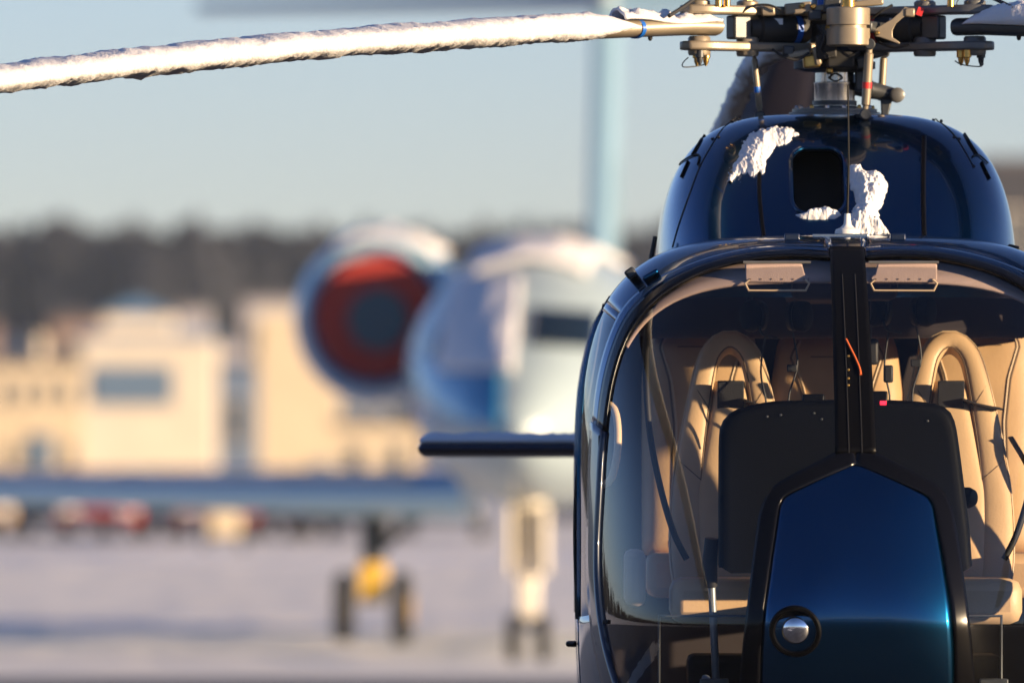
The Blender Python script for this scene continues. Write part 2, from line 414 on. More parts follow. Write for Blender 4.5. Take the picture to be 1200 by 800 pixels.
MB().lathe((-.30, 6.05, 2.05), [(.36, 0), (.37, .02), (.37, .36), (.36, .38)], (1, 0, 0), 40).build('tail_rotor_duct', M['paint'], H)
# horizontal stabiliser
def stab():
    rows = []
    for i in range(41):
        x = -1.26 + 2.4 * (i / 40 if 3 < i < 37 else (.0002 + .06 * i / 3.3 if i <= 3 else 1 - .06 * (40 - i) / 3.3) * 1.0) if False else -1.26 + 2.4 * (.5 - .5 * math.copysign(abs(math.cos(math.pi * i / 40)) ** .5, math.cos(math.pi * i / 40))); e_ = min(1, min(x + 1.26, 1.14 - x) / .03); e_ = math.sqrt(max(.03, 1 - (1 - e_) ** 2))
        r = []
        for k in range(24):
            q = 2 * math.pi * k / 24; cy = .21 * math.cos(q)
            r.append((x, 5.05 + cy, 1.985 + .034 * math.sin(q) * (1.2 - .9 * (cy / .21 + 1) / 2) * e_))
        rows.append(r)
    b = MB().grid(rows, wrap=True); n = 24; b.f.append(tuple(range(n))); b.f.append(tuple(range(len(b.v) - n, len(b.v)))[::-1]); return b
M['stabpaint'] = M['navy']
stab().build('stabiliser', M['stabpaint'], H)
# skids
for sg in (-1, 1):
    MB().tube(spline([(sg * 1.0, -.75, .22), (sg * 1.0, -.6, .09), (sg * 1.0, -.35, .045), (sg * 1.0, 1.0, .045), (sg * 1.0, 2.3, .045)], 40), .04, 12).build('skid', M['darkgrey'], H)
for y in (.05, 1.75):
    MB().tube(spline([(-1.0, y, .07), (-.85, y, .42), (-.5, y, .72), (0, y, .76), (.5, y, .72), (.85, y, .42), (1.0, y, .07)], 40), .035, 12).build('cross_tube', M['darkgrey'], H)

# ------------------------------------------------------------------ cowling with air intake
def rrect(cx, cz, hx, hz, r, n=8):
    pts = []
    for (sx, sz, a0) in ((1, 1, 0), (-1, 1, 90), (-1, -1, 180), (1, -1, 270)):
        for k in range(n + 1):
            q = R(a0 + 90 * k / n); pts.append(Vector((cx + sx * (hx - r) + r * math.cos(q), 0, cz + sz * (hz - r) + r * math.sin(q))))
    return pts
ia = cowl.pix(926, 174); ib = cowl.pix(992, 251)
icx, icz, ihx, ihz = (ia.x + ib.x) / 2, (ia.z + ib.z) / 2, (ib.x - ia.x) / 2, (ia.z - ib.z) / 2
hole = rrect(icx, icz, ihx, ihz, .045, 10)
def ray_out(v, tz):
    """from intake centre through v to the cowling's outline (rho=1) or its foot line"""
    d = Vector((v.x - icx, 0, v.z - icz)); lo, hi = 1.0, 40.0
    for _ in range(50):
        m_ = (lo + hi) / 2; x, z = icx + d.x * m_, icz + d.z * m_
        if z < tz or cowl.rho(x, z) > .9998: hi = m_
        else: lo = m_
    return Vector((icx + d.x * lo, 0, icz + d.z * lo))
# dense, even directions round the hole
rows = []; NH = 160
hole_r = resample(hole + [hole[0]], NH + 1)[:-1]
angs = [2 * math.pi * k / NH for k in range(NH)]
def hole_hit(q):
    d = Vector((math.cos(q), 0, math.sin(q))); best = None
    n = len(hole)
    for k in range(n):
        a, b = hole[k] - Vector((icx, 0, icz)), hole[(k + 1) % n] - Vector((icx, 0, icz))
        den = d.x * (b.z - a.z) - d.z * (b.x - a.x)
        if abs(den) < 1e-12: continue
        t = (a.x * (b.z - a.z) - a.z * (b.x - a.x)) / den; u = (a.x * d.z - a.z * d.x) / den
        if t > 0 and -1e-6 <= u <= 1 + 1e-6: best = t
    return Vector((icx, 0, icz)) + d * (best or ihx)
hp = [hole_hit(q) for q in angs]; op = [ray_out(v, 2.42) for v in hp]
MR = 44
for i in range(MR + 1):
    t = math.sin(i / MR * math.pi / 2)
    rows.append([cowl.on(hp[k].lerp(op[k], t).x, hp[k].lerp(op[k], t).z) for k in range(NH)])
cw = MB().grid(rows, wrap=True).build('cowling', M['paint'], H)
rows = []
xs = [math.sin(math.pi / 2 * (k / 30 - 1)) for k in range(61)]
for j in range(16):
    y = cowl.ys + (3.1 - cowl.ys) * j / 15; k_ = max(0, (y - 1.7) / 1.4); a = .527 * (1 - .35 * k_ ** 1.5); top = .668 - .30 * k_ ** 1.8
    r = []
    for k in range(61):
        q = math.pi * k / 60; c, s_ = math.cos(q), math.sin(q)
        r.append((-a * math.copysign(abs(c) ** (2 / 3.6), c), y, 2.3 + top * abs(s_) ** (2 / 3.6)))
    rows.append(r)
MB().grid(rows).build('engine_cowling', M['paint'], H)
# intake: rolled lip, duct and dark throat
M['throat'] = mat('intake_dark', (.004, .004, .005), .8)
rows = []
for (off, dep) in ((0, 0), (.0, -.004), (-.004, .012), (-.008, .04), (-.008, .26)):
    r = []
    for v in hp:
        dv = Vector((v.x - icx, 0, v.z - icz)); L = dv.length; q = Vector((icx, 0, icz)) + dv * ((L + off) / L)
        p = cowl.on(q.x, q.z); r.append(p + Vector((0, dep, 0)))
    rows.append(r)
MB().grid(rows, wrap=True).build('intake_duct', M['navy'], H, fix=False)
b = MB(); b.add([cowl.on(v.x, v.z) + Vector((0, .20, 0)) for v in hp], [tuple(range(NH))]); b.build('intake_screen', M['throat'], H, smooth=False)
MB().tube([cowl.on(v.x, v.z, .002) for v in hp] + [cowl.on(hp[0].x, hp[0].z, .002)], .006, 8).build('intake_lip', M['paint'], H)
# panel gaps and catches on the cowling
def cline(pxs, r=.0022, name='panel_gap', m='rubber', off=.0005, n=24):
    q = pl(cowl, pxs, n); return MB().tube([cowl.on(v.x, v.z, off) for v in q], r, 6).build(name, M[m], H)
cline([(893, 178), (890, 200), (890, 230), (893, 262), (895, 276)], .008, 'panel_strip', 'black', -.003)
cline([(1083, 160), (1082, 200), (1082, 240), (1083, 276)], .009, 'panel_strip', 'black', -.003)
cline([(862, 138), (846, 152), (832, 174), (820, 196), (808, 228), (796, 262), (788, 290)])
cline([(1096, 139), (1110, 150), (1121, 162), (1130, 176), (1141, 196)])
cline([(826, 158), (819, 170), (812, 182)], .0045, 'catch', 'black', .003, 8)
cline([(807, 190), (803, 199), (799, 208)], .0045, 'catch', 'black', .003, 8)
cline([(796, 193), (806, 186), (815, 182), (820, 183), (818, 194)], .0025, 'catch', 'black', .003, 14)
cline([(1130, 158), (1137, 170), (1144, 181)], .0045, 'catch', 'black', .003, 8)
cline([(1150, 191), (1154, 200), (1159, 210)], .0045, 'catch', 'black', .003, 8)
cline([(1139, 184), (1145, 182), (1152, 187), (1157, 192)], .0025, 'catch', 'black', .003, 14)
for (px, py) in ((858, 142), (866, 141), (835, 163), (842, 161), (1094, 141), (1103, 142), (1118, 161), (1124, 163), (1141, 195), (820, 194)):
    v = cowl.pix(px, py); a = cowl.on(v.x, v.z, .0); b_ = cowl.on(v.x, v.z, .004); MB().lathe(a, [(.005, 0), (.005, .003), (.003, .004)], b_ - a, 10).build('fastener', M['rubber'], H)

# ------------------------------------------------------------------ roof fittings
for (px, wd) in ((928, .044), (1052, .044)):
    q = P(px, 285, .33); MB().box(q, (wd, .05, .055)).build('roof_bracket', M['navy'], H, bevel=.004)
ant = P(993, 272, .46)
ab = MB().lathe((ant.x, ant.y, ant.z - .012), [(.036, 0), (.036, .012), (.033, .020), (.020, .025), (.011, .034), (.008, .065)], n=24).build('antenna_base', M['white'], H)
MB().tube([(ant.x, ant.y, ant.z + .05), (ant.x + .004, ant.y, ant.z + .2), (ant.x + .002, ant.y + .004, ant.z + .42)], [.004, .003, .0024], 8).build('antenna_whip', M['black'], H)
MB().box(P(1000, 281, .42), (.27, .12, .012)).build('roof_plate', M['navy'], H, bevel=.004)
MB().box(P(985, 276, .36), (.16, .015, .01)).build('roof_plate', M['steel'], H, bevel=.002)
q0 = P(763, 303, .9); q1 = P(768, 277, .9)
MB().tube([q0, q1], .007, 8).build('side_blade_antenna', M['rubber'], H)
MB().tube([P(1178, 287, .9), P(1194, 291, .9)], .006, 8).build('side_blade_antenna', M['rubber'], H)
hg = MB().box(P(739, 320, .26), (.03, .08, .028), Matrix.Rotation(R(-35), 3, 'Y')).build('door_hinge', M['darkgrey'], H, bevel=.006)
MB().box(P(762, 322, .2), (.05, .06, .016), Matrix.Rotation(R(-30), 3, 'Y')).build('hinge_cover', M['paint'], H, bevel=.006)
MB().lathe(P(684, 652, .5), [(.012, 0), (.012, .012), (.008, .02)], (-1, -.2, 0), 12).build('door_button', M['darkgrey'], H)
for (px, py) in ((704, 517), (697, 723), (701, 753), (709, 728)):
    q = body.pix(px, py); MB().box(q + Vector((0, -.012, 0)), (.014, .02, .035 if py < 600 else .012)).build('hinge', M['rubber'], H, bevel=.002)
MB().tube(spline([P(687, 440, .5), P(685, 470, .46), P(690, 490, .40), P(694, 500, .33)], 12), .007, 8).build('door_vent', M['paint'], H)
MB().tube([P(688, 482, .45), P(682, 560, .45), P(681, 600, .45), P(688, 618, .43)], .008, 8).build('door_edge_seal', M['rubber'], H)

# landing light
lt = body.pix(932, 739); nA = body.on(lt.x, lt.z, 0); nB = body.on(lt.x, lt.z, .01); ax = (nB - nA).normalized()
ll = MB().lathe(nA - ax * .004, [(.072, 0), (.073, .006), (.069, .012), (.060, .012), (.057, .006), (.055, -.01), (.0545, -.03), (.02, -.034)], ax, 40).build('landing_light', M['black'], H)
MB().lathe(nA - ax * .034, [(.02, .0), (.046, .012), (.053, .028), (.0515, .028), (.045, .014), (.018, .003)], ax, 36).build('reflector', M['chrome'], ll)
MB().lathe(nA - ax * .012, [(.046, -.006), (.044, .004), (.036, .014), (.024, .021), (.010, .0245), (.002, .025)], ax, 36).build('lens', M['chrome'], ll)

# ------------------------------------------------------------------ cabin interior
MB().box((0, .68, .98), (1.40, 1.9, .03)).build('cabin_floor', M['carpet'], H)
b = MB(); b.prism([(x, 1.92, z) for (x, _, z) in sec(0, .72, .78, .85, 1.75, 4)], (0, .03, 0)); b.build('rear_bulkhead', M['darkliner'], H, smooth=False)
lin = Shell(.72, .802, .9, 1.75, 4.0, .42, 2.2, lambda z: -.74 + .62 * max(0, z - 1.5) ** 1.3)
rows = []
for j in range(40):
    y = .12 + (1.86 - .12) * j / 39
    rows.append([(x, y, lin.rz(x, y)) for x in [.625 * math.sin(math.pi / 2 * (k / 24 - 1)) for k in range(49)]])
hl = MB().grid(rows).build('headliner', M['liner'], H, thick=.01)
b = MB(); b.box((0, .95, 2.455), (.30, 1.2, .09)); b.build('overhead_panel', M['darkliner'], H, bevel=.02)
b = MB(); b.box((0, 1.32, 2.40), (1.16, .10, .18)); b.build('roof_beam', M['darkliner'], H, bevel=.03)
for sg in (-1, 1):
    side(.44, 1.80, 1.0, 1.49, sg, off=-.03).build('door_trim', M['liner'], H, thick=.012)
    MB().tube(spline([P(768, 345, .12) if sg < 0 else Vector((-P(768, 345, .12).x, .12, P(768, 345, .12).z))] + [Vector((-sg * -1 * abs(P(px, py, y).x), y, P(px, py, y).z)) for (px, py, y) in ((759, 385, .2), (757, 440, .28), (762, 510, .32), (775, 575, .34), (790, 625, .34), (805, 655, .34))], 40), .0095, 10).build('pillar_cable', M['rubber'], H)
    # grab handle on the door
    hx = sg * (body.w(2.0) - .05)
    MB().tube(spline([(hx, .70, 2.12), (hx - sg * .05, .66, 2.1), (hx - sg * .06, .62, 2.0), (hx - sg * .04, .6, 1.9), (hx, .6, 1.88)], 20), .011, 10).build('grab_handle', M['piping'], H)

def pillow(rows_, y_of, T, m=16, back=.05):
    """rows_: (z, xl, xr); puffed front, closed back"""
    fr = []; 
    for i, (z, xl, xr) in enumerate(rows_):
        ez = i / (len(rows_) - 1); r = []
        for k in range(m + 1):
            s_ = k / m; px_ = max(0, 1 - abs(2 * s_ - 1) ** 4) ** .5; pz_ = max(0, 1 - abs(2 * ez - 1) ** 10) ** .5
            r.append(Vector((xl + (xr - xl) * s_, y_of(z) - T * px_ * pz_, z)))
        for k in range(m, -1, -1):
            s_ = k / m; r.append(Vector((xl + (xr - xl) * s_, y_of(z) + back * (max(0, 1 - abs(2 * s_ - 1) ** 4) ** .5) * .8 + .002, z)))
        fr.append(r)
    b = MB().grid(fr, wrap=True); n = len(fr[0]); b.f.append(tuple(range(n))[::-1]); b.f.append(tuple(range(len(b.v) - n, len(b.v)))); return b

def seat(xc, label_extra):
    K = 30.9 / FP                                            # metres per photo pixel at the seat
    zof = lambda py: CH + (520 - py) * K
    yof = lambda z: .62 + (z - 1.60) * .36
    half = [(-46, 690), (-50, 660), (-52, 620), (-51, 580), (-47, 540), (-41, 500), (-35, 465), (-29.5, 438), (-23, 418), (-12, 405), (0, 401)]
    wid = [21, 22, 21.5, 20.5, 19.5, 18.5, 17, 15.5, 13.5, 12.5, 12]
    full = half + [(-x, y) for (x, y) in half[-2::-1]]; wf = wid + wid[-2::-1]
    pts = [Vector((xc + x * K, yof(zof(y)), zof(y))) for (x, y) in full]
    cs = spline(pts, 70)
    wv = [v.x for v in spline([Vector((q, i, 0)) for i, q in enumerate(wf)], 400)]
    rad = [K * wv[int(i / 69 * 399)] for i in range(70)]
    s_ = MB(); rows = []
    for i, p in enumerate(cs):
        t = (cs[min(i + 1, 69)] - cs[max(i - 1, 0)]).normalized(); nrm = Vector((0, -1, .36)).normalized(); side_ = t.cross(nrm).normalized(); nrm = side_.cross(t).normalized()
        rows.append([p + side_ * (math.copysign(abs(math.cos(q)) ** .75, math.cos(q)) * rad[i]) + nrm * (math.copysign(abs(math.sin(q)) ** .8, math.sin(q)) * (.035 if math.sin(q) > 0 else .05)) for q in [2 * math.pi * k / 20 for k in range(20)]])
    s_.grid(rows, wrap=True); st = s_.build('pilot_seat', M['leather'], H, ang=0)
    # centre pad below the opening
    rr = []
    for i in range(26):
        py = 447 + (690 - 447) * i / 25; hw = 17 + 26 * min(1, (py - 447) / 130)
        rr.append((zof(py), xc - hw * K, xc + hw * K))
    pillow(rr, lambda z: yof(z) - .012, .028).build('seat_pad', M['leather'], st, ang=0)
    # piping along both edges of the bolsters, on the front
    for edge, nm, mt, rr_ in ((.93, 'piping', 'piping', .0032), (-.80, 'seam', 'seam', .0022)):
        lines = []
        for i, p in enumerate(cs):
            t = (cs[min(i + 1, 69)] - cs[max(i - 1, 0)]).normalized(); nrm = Vector((0, -1, .36)).normalized(); sd_ = t.cross(nrm).normalized(); nrm = sd_.cross(t).normalized()
            sgn_ = -1 if edge > 0 else 1
            out = (p + sd_ * rad[i] * abs(edge) - Vector((xc, yof(1.9), 1.9))).length > (p - sd_ * rad[i] * abs(edge) - Vector((xc, yof(1.9), 1.9))).length
            d_ = (1 if out else -1) * edge
            sn = max(0, 1 - abs(edge) ** (2 / .75)) ** .5
            lines.append(p + sd_ * (d_ * rad[i]) + nrm * (.035 * sn ** .8 + .001))
        lines = lines if edge > 0 else lines[4:-4]
        MB().tube(lines, rr_, 6).build(nm, M[mt], st)
    for sg in (-1, 1):                                       # diagonal stitched seams across the bolster
        for (y0_, y1_) in ((452, 484), (540, 566)):
            a = Vector((xc + sg * 52 * K * (.80 if y0_ < 500 else 1.15), 0, zof(y0_))); c = Vector((xc + sg * (22 if y0_ < 500 else 30) * K, 0, zof(y1_)))
            L_ = []
            for i in range(14):
                q = a.lerp(c, i / 13)
                # follow the bolster's front
                best = min(range(70), key=lambda j: (cs[j].x - q.x) ** 2 + (cs[j].z - q.z) ** 2); dx = min(1, math.hypot(cs[best].x - q.x, cs[best].z - q.z) / rad[best])
                L_.append(Vector((q.x, yof(q.z) - .0365 * max(.05, 1 - dx ** 2.7) ** .45, q.z)))
            MB().tube(L_, .0018, 5).build('seam', M['seam'], st)
    # shoulder strap coming out of the opening, and lap belt
    MB().box(Vector((xc, yof(zof(470)) - .045, zof(472))), (31 * K, .012, 54 * K), Matrix.Rotation(R(20), 3, 'X')).build('shoulder_strap', M['belt'], st, bevel=.003)
    MB().tube(spline([Vector((xc + 14 * K, yof(zof(468)) - .055, zof(468))), Vector((xc + 32 * K, yof(zof(474)) - .052, zof(474))), Vector((xc + 58 * K, yof(zof(479)) - .03, zof(479)))], 14), .030, 10, flat=.12).build('shoulder_strap', M['belt'], st)
    bz = zof(688)
    b_ = MB(); b_.box((xc, .42, bz - .03), (.36, .46, .13)); b_.build('seat_cushion', M['leather'], st, bevel=.035)
    MB().box((xc, .46, 1.22), (.26, .36, .36)).build('seat_base', M['darkplastic'], st, bevel=.02)
    # buckle and retracted belt at the side
    MB().tube(spline([Vector((xc + .17, yof(1.92) - .02, 2.02)), Vector((xc + .235, yof(1.9), 1.90)), Vector((xc + .255, yof(1.8), 1.75)), Vector((xc + .22, .56, 1.58))], 20), .024, 8, flat=.2).build('side_belt', M['belt'], st)
    MB().box((xc - .02, yof(1.7) - .06, 1.755), (.03, .02, .07)).build('buckle', M['darkgrey'], st, bevel=.004)
    return st
KS = 30.9 / FP
for px in (855, 1112): seat(CX + (px - 600) * KS, '')

# rear seats
def rear_seat(px0, px1, top):
    yb = 1.62; K = (CD + yb) / FP; zf = lambda py: CH + (520 - py) * K; xf = lambda px: CX + (px - 600) * K
    c = (px0 + px1) / 2; h = (px1 - px0) / 2; rows_ = []
    for i in range(30):
        t = i / 29; py = top + (650 - top) * t; k = min(1, (py - top) / 16); g = math.sqrt(max(.0, 1 - (1 - k) ** 2))
        hw = h * (.62 + .24 * g + .14 * min(1, (py - top) / 70)); rows_.append((zf(py), xf(c - hw), xf(c + hw)))
    yo = lambda z: yb + (z - 1.9) * .22
    st = pillow(rows_, yo, .07, 20).build('rear_seat', M['leather_r'], H, ang=0)
    for sg in (-1, 1):
        pxs = [(c + sg * h * .52, top + 8), (c + sg * h * .66, top + 30), (c + sg * h * .50, top + 68), (c + sg * h * .42, top + 120), (c + sg * h * .46, 640)]
        pts = resample([Vector((xf(a), 0, zf(b_))) for a, b_ in pxs], 40)
        def onp(q):
            py = 520 - (q.z - CH) / K; i = min(29, max(0, (py - top) / (650 - top) * 29)); r0 = rows_[int(i)]; s_ = (q.x - r0[1]) / (r0[2] - r0[1]); ez = i / 29
            return Vector((q.x, yo(q.z) - .07 * max(0, 1 - abs(2 * s_ - 1) ** 4) ** .5 * max(0, 1 - abs(2 * ez - 1) ** 10) ** .5 - .001, q.z))
        MB().tube([onp(p) for p in pts], .0035, 6).build('piping', M['piping'], st)
        MB().tube([onp(p + Vector((sg * .008, 0, 0))) for p in pts], .003, 6).build('seam', M['seam'], st)
    pts = [Vector((xf(c + h * .8 * (k / 10 - 1)), 0, zf(top + 30))) for k in range(21)]
    MB().tube([onp(p) for p in pts[5:16]], .002, 6).build('seam', M['seam'], st)
    MB().box((xf(c), 1.42, zf(672)), (h * 1.9 * K, .46, .13)).build('seat_cushion', M['leather_r'], st, bevel=.03)
for a in ((752, 892, 376), (903, 1060, 388), (1072, 1218, 374)): rear_seat(*a)

# instrument panel
ip = [(842, 662), (842, 560), (843, 508), (848, 492), (862, 480), (885, 474), (905, 470), (950, 468.5), (996, 468), (1045, 468.5), (1085, 471), (1108, 477), (1119, 492), (1125, 525), (1132, 580), (1137, 620), (1140, 662)]
Yi = -.12
pts = spline([P(a, b_, Yi) for a, b_ in ip], 60)
pan = MB(); n = len(pts); cxp = sum((p.x for p in pts)) / n
rows = []
for (dy, sc, dz) in ((-.010, .90, -.022), (-.010, .95, -.012), (-.004, .975, -.006), (.012, .992, -.002), (.04, 1, 0), (.30, .98, -.01)):
    rows.append([Vector((cxp + (p.x - cxp) * sc, Yi + dy, p.z + dz)) for p in pts])
pan.grid(rows); pan.f.append(tuple(range(n))); pan.f.append(tuple(range(5 * n, 6 * n))[::-1])
ipo = pan.build('instrument_panel', M['darkplastic'], H, ang=50)
for (px, py) in ((899, 488), (915, 486), (954, 484), (1087, 493), (963, 491)):
    MB().lathe(P(px, py, Yi - .012), [(.0035, 0), (.0035, -.003), (.002, -.004)], (0, 1, 0), 10).build('screw', M['darkgrey'], ipo)
MB().box(P(953, 469, -.05), (.062, .06, .036)).build('compass', M['black'], ipo, bevel=.005)
dv = MB().box(P(1027, 471, -.10), (.062, .05, .062)).build('cockpit_device', M['black'], ipo, bevel=.005)
for dx in (-8, 8): MB().box(P(1027 + dx, 472, -.128), (.018, .004, .012)).build('indicator', M['screen_led'], dv)
# pedestal, sticks, pedals
MB().box((0, .15, 1.28), (.20, .75, .58)).build('centre_pedestal', M['darkplastic'], H, bevel=.03)
MB().box((0, -.28, 1.30), (.46, .28, .55)).build('panel_support', M['darkplastic'], H, bevel=.05)
M['rod'] = mat('control_rod', (.30, .33, .36), .35, .5)
for px in (855, 1112):
    x = CX + (px - 600) * KS
    st = MB().tube(spline([(x - .03, .18, 1.02), (x - .05, .08, 1.2), (x - .06, .02, 1.42), (x - .07, -.0, 1.62)], 24), .011, 10).build('cyclic_stick', M['rod'], H)
    MB().tube([(x - .07, 0, 1.60), (x - .075, -.02, 1.66), (x - .07, -.03, 1.735)], [.018, .022, .019], 12).build('grip', M['rubber'], st)
    for sg in (-1, 1):
        pd = MB().tube([(x + sg * .10, -.30, 1.03), (x + sg * .07, -.42, 1.22), (x + sg * .07, -.42, 1.3)], .009, 8).build('pedal', M['rod'], H)
        MB().box((x + sg * .07, -.44, 1.30), (.08, .02, .10)).build('pedal_plate', M['darkgrey'], pd, bevel=.004)
    MB().tube([(x - .19, -.05, 1.02), (x - .09, -.32, 1.35)], .012, 10).build('chin_brace', M['rod'], H)
    MB().tube([(x - .22, -.22, 1.20), (x - .22, -.24, 1.52), (x + .10, -.24, 1.52), (x + .10, -.22, 1.2)], .005, 8).build('chin_frame', M['darkgrey'], H)
MB().lathe(P(1143, 583, .2), [(.0, 0), (.022, .004), (.03, .02), (.03, .05), (.018, .07)], (-.8, .5, 0), 20).build('collective_grip', M['black'], H)
# map pocket / door pocket shapes
for sg in (-1, 1):
    MB().box((sg * .60, .38, 1.62), (.06, .30, .16)).build('door_pocket', M['liner'], H, bevel=.02)
# sun visors
for px0, px1, tail in ((873, 948, 1), (1020, 1098, -1)):
    a = P(px0, 309, .13); c = P(px1, 333, .13); wd = c.x - a.x; xm = (a.x + c.x) / 2
    pts = []
    zt_, zb_ = a.z, c.z
    out = [(-wd / 2 + .01 * (tail < 0) * 2, zt_), (wd / 2 - .01 * (tail > 0) * 2, zt_), (wd / 2 - .012 * (tail > 0), zt_ - .03), (wd / 2, zt_ - .037), (wd / 2, zb_ + .012), (wd / 2 - .012, zb_ + .005), (-wd / 2 + .012, zb_ + .005), (-wd / 2, zb_ + .012), (-wd / 2, zt_ - .037), (-wd / 2 + .012 * (tail < 0), zt_ - .03)]
    v = MB().prism([(xm + x, .12 - (zt_ - z) * .2, z) for x, z in out], (0, .012, 0)).build('sun_visor', M['liner'], H, bevel=.004)
    z0 = zb_ - .004
    MB().tube([(xm - wd / 2 + .012, .105, z0 + .016), (xm - wd / 2, .105, z0 + .006), (xm - wd / 2 + .01, .105, z0 - .014), (xm + wd / 2 - .01, .105, z0 - .014), (xm + wd / 2, .105, z0 + .006), (xm + wd / 2 - .012, .105, z0 + .016)], .0035, 8).build('visor_rail', M['piping'], v)
    MB().tube([(xm - wd / 2 - .005, .125, zt_ + .004), (xm + wd / 2 + .005, .125, zt_ + .004)], .004, 8).build('visor_rod', M['grey'], v)
    for k in range(6): MB().lathe((xm - wd * .42 + wd * .84 * k / 5, .11, zb_ + .014), [(.0022, 0), (.002, -.002)], (0, 1, 0), 8).build('rivet', M['seam'], v)

# headsets that hang from the overhead panel
def headset(px, py, y, label, dim=1.0):
    c = P(px, py, y); r = empty('headset', c); tag(r, label, 'headset', None)
    MB().tube([Vector((.078 * math.cos(q), .0, .085 * math.sin(q) + .03)) for q in [R(-10 + 200 * k / 20) for k in range(21)]], .009, 8).build('headband', M['rubber'], r)
    for sg in (-1, 1):
        e_ = MB().lathe((sg * .055, 0, -.02), [(.034, 0), (.045, .008), (.047, .026), (.040, .038), (.02, .042)], (sg, -.5, 0), 20).build('ear_cup', M['darkplastic'], r)
        MB().lathe((sg * .055, 0, -.02), [(.028, -.02), (.042, -.016), (.044, -.004), (.036, .0)], (sg, -.5, 0), 20).build('ear_pad', M['rubber'], e_)
    MB().tube(spline([(-.05, -.03, -.05), (-.04, -.08, -.075), (.0, -.09, -.085)], 10), .004, 6).build('microphone_boom', M['rubber'], r)
    MB().tube(spline([(.045, 0, -.06), (.06, .01, -.16), (.035, .01, -.26), (.05, .02, -.38)], 20), .0032, 6).build('cord', M['rubber'], r)
    MB().tube(spline([(-.03, 0, -.06), (-.045, .01, -.18), (-.03, .01, -.28), (-.06, .02, -.38)], 20), .0032, 6).build('cord', M['rubber'], r)
    MB().tube([(0, 0, .115), (0, .02, .20)], .005, 6).build('hook', M['darkgrey'], r)
    MB().box((.045, 0, -.17), (.03, .014, .022)).build('cord_switch', M['rubber'], r, bevel=.003)
headset(910, 362, .62, 'black headset hanging behind the windscreen half with the paler sun visor shadowed')
headset(1055, 356, .62, 'black headset hanging between the centre post and the seat lit by sun')
MB().tube(spline([P(1020, 300, .5), P(1021, 380, .6), P(1019, 400, .6)], 12), .003, 6).build('hanging_cord', M['rubber'], H)
MB().box(P(1022, 412, .6), (.036, .02, .075)).build('microphone_holder', M['rubber'], H, bevel=.008)
MB().box(P(1041, 438, .6), (.028, .02, .05)).build('cord_clip', M['rubber'], H, bevel=.006)
# yaw string on the centre post
q = [body.on(v_.x + .006, v_.z, .014) for v_ in [body.pix(*p_) for p_ in ((989, 402), (994, 412), (1000, 424), (1005, 436), (1006, 443))]]
MB().tube(spline(q, 16), .0032, 6).build('yaw_string', M['orange'], H)
for py in (420, 436, 446, 454):
    v = body.pix(994, py); MB().lathe(body.on(v.x, v.z, .009), [(.004, 0), (.004, -.004), (.002, -.006)], (0, 1, 0), 8).build('post_screw', M['brass'], H)

# ------------------------------------------------------------------ rotor head
YH = 1.36; KH = (CD + YH) / FP
HC = P(978, 35, YH); HC.x = 0
zpy = lambda py: CH + (520 - py) * KH
fl = MB().lathe((0, YH, zpy(137)), [(.135, 0), (.135, .012), (.125, .014), (.125, .022), (.085, .026), (.062, .032)], n=40).build('mast_flange', M['grey'], H)
for k in range(14):
    q = 2 * math.pi * k / 14; MB().lathe((.112 * math.cos(q), YH + .112 * math.sin(q), zpy(137) + .02), [(.007, 0), (.007, .009), (.004, .013)], n=6).build('bolt', M['brass'] if k % 3 == 0 else M['steel'], fl)
ms = MB().lathe((0, YH, zpy(130)), [(.064, 0), (.064, .016), (.060, .018), (.060, .075), (.0615, .078), (.0615, .082), (.057, .084), (.057, .118), (.048, .122)], n=40).build('mast_housing', M['steel'], H)
MB().lathe((0, YH, zpy(124)), [(.0655, 0), (.0655, .014)], n=40).build('mast_band', M['darkgrey'], ms)
MB().tube(spline([(-.02, YH - .062, zpy(92)), (.0, YH - .066, zpy(96)), (.022, YH - .06, zpy(92)), (.0, YH - .066, zpy(87)), (-.02, YH - .062, zpy(92))], 20), .0025, 6).build('clamp_wire', M['darkgrey'], ms)
hub = MB().lathe((0, YH, zpy(86)), [(.055, 0), (.085, .01), (.10, .03), (.10, .06), (.085, .075), (.085, .14), (.11, .15), (.11, .17), (.075, .19), (.06, .24)], n=32).build('rotor_hub', M['darkgrey'], H)
def arm_frame(az):
    u = Vector((math.cos(az), math.sin(az), 0)); v = Vector((-math.sin(az), math.cos(az), 0)); return lambda a, b_, c: Vector((0, YH, HC.z)) + u * a + v * b_ + Vector((0, 0, c))
def zdroop(u): d = max(0, u - .5); return -.05 * d - .0172 * d * d
def fork(T, zc, th, m, name, par):
    """flat fork plate with a round boss at its outer end"""
    out = [(.07, -.052), (.16, -.042), (.27, -.032), (.36, -.040), (.42, -.052), (.48, -.050), (.515, -.03), (.525, 0), (.515, .03), (.48, .050), (.42, .052), (.36, .040), (.27, .032), (.16, .042), (.07, .052)]
    return MB().prism([T(a, b_, zc - th / 2) for a, b_ in out], (0, 0, th)).build(name, m, par, bevel=.006)
blades = []
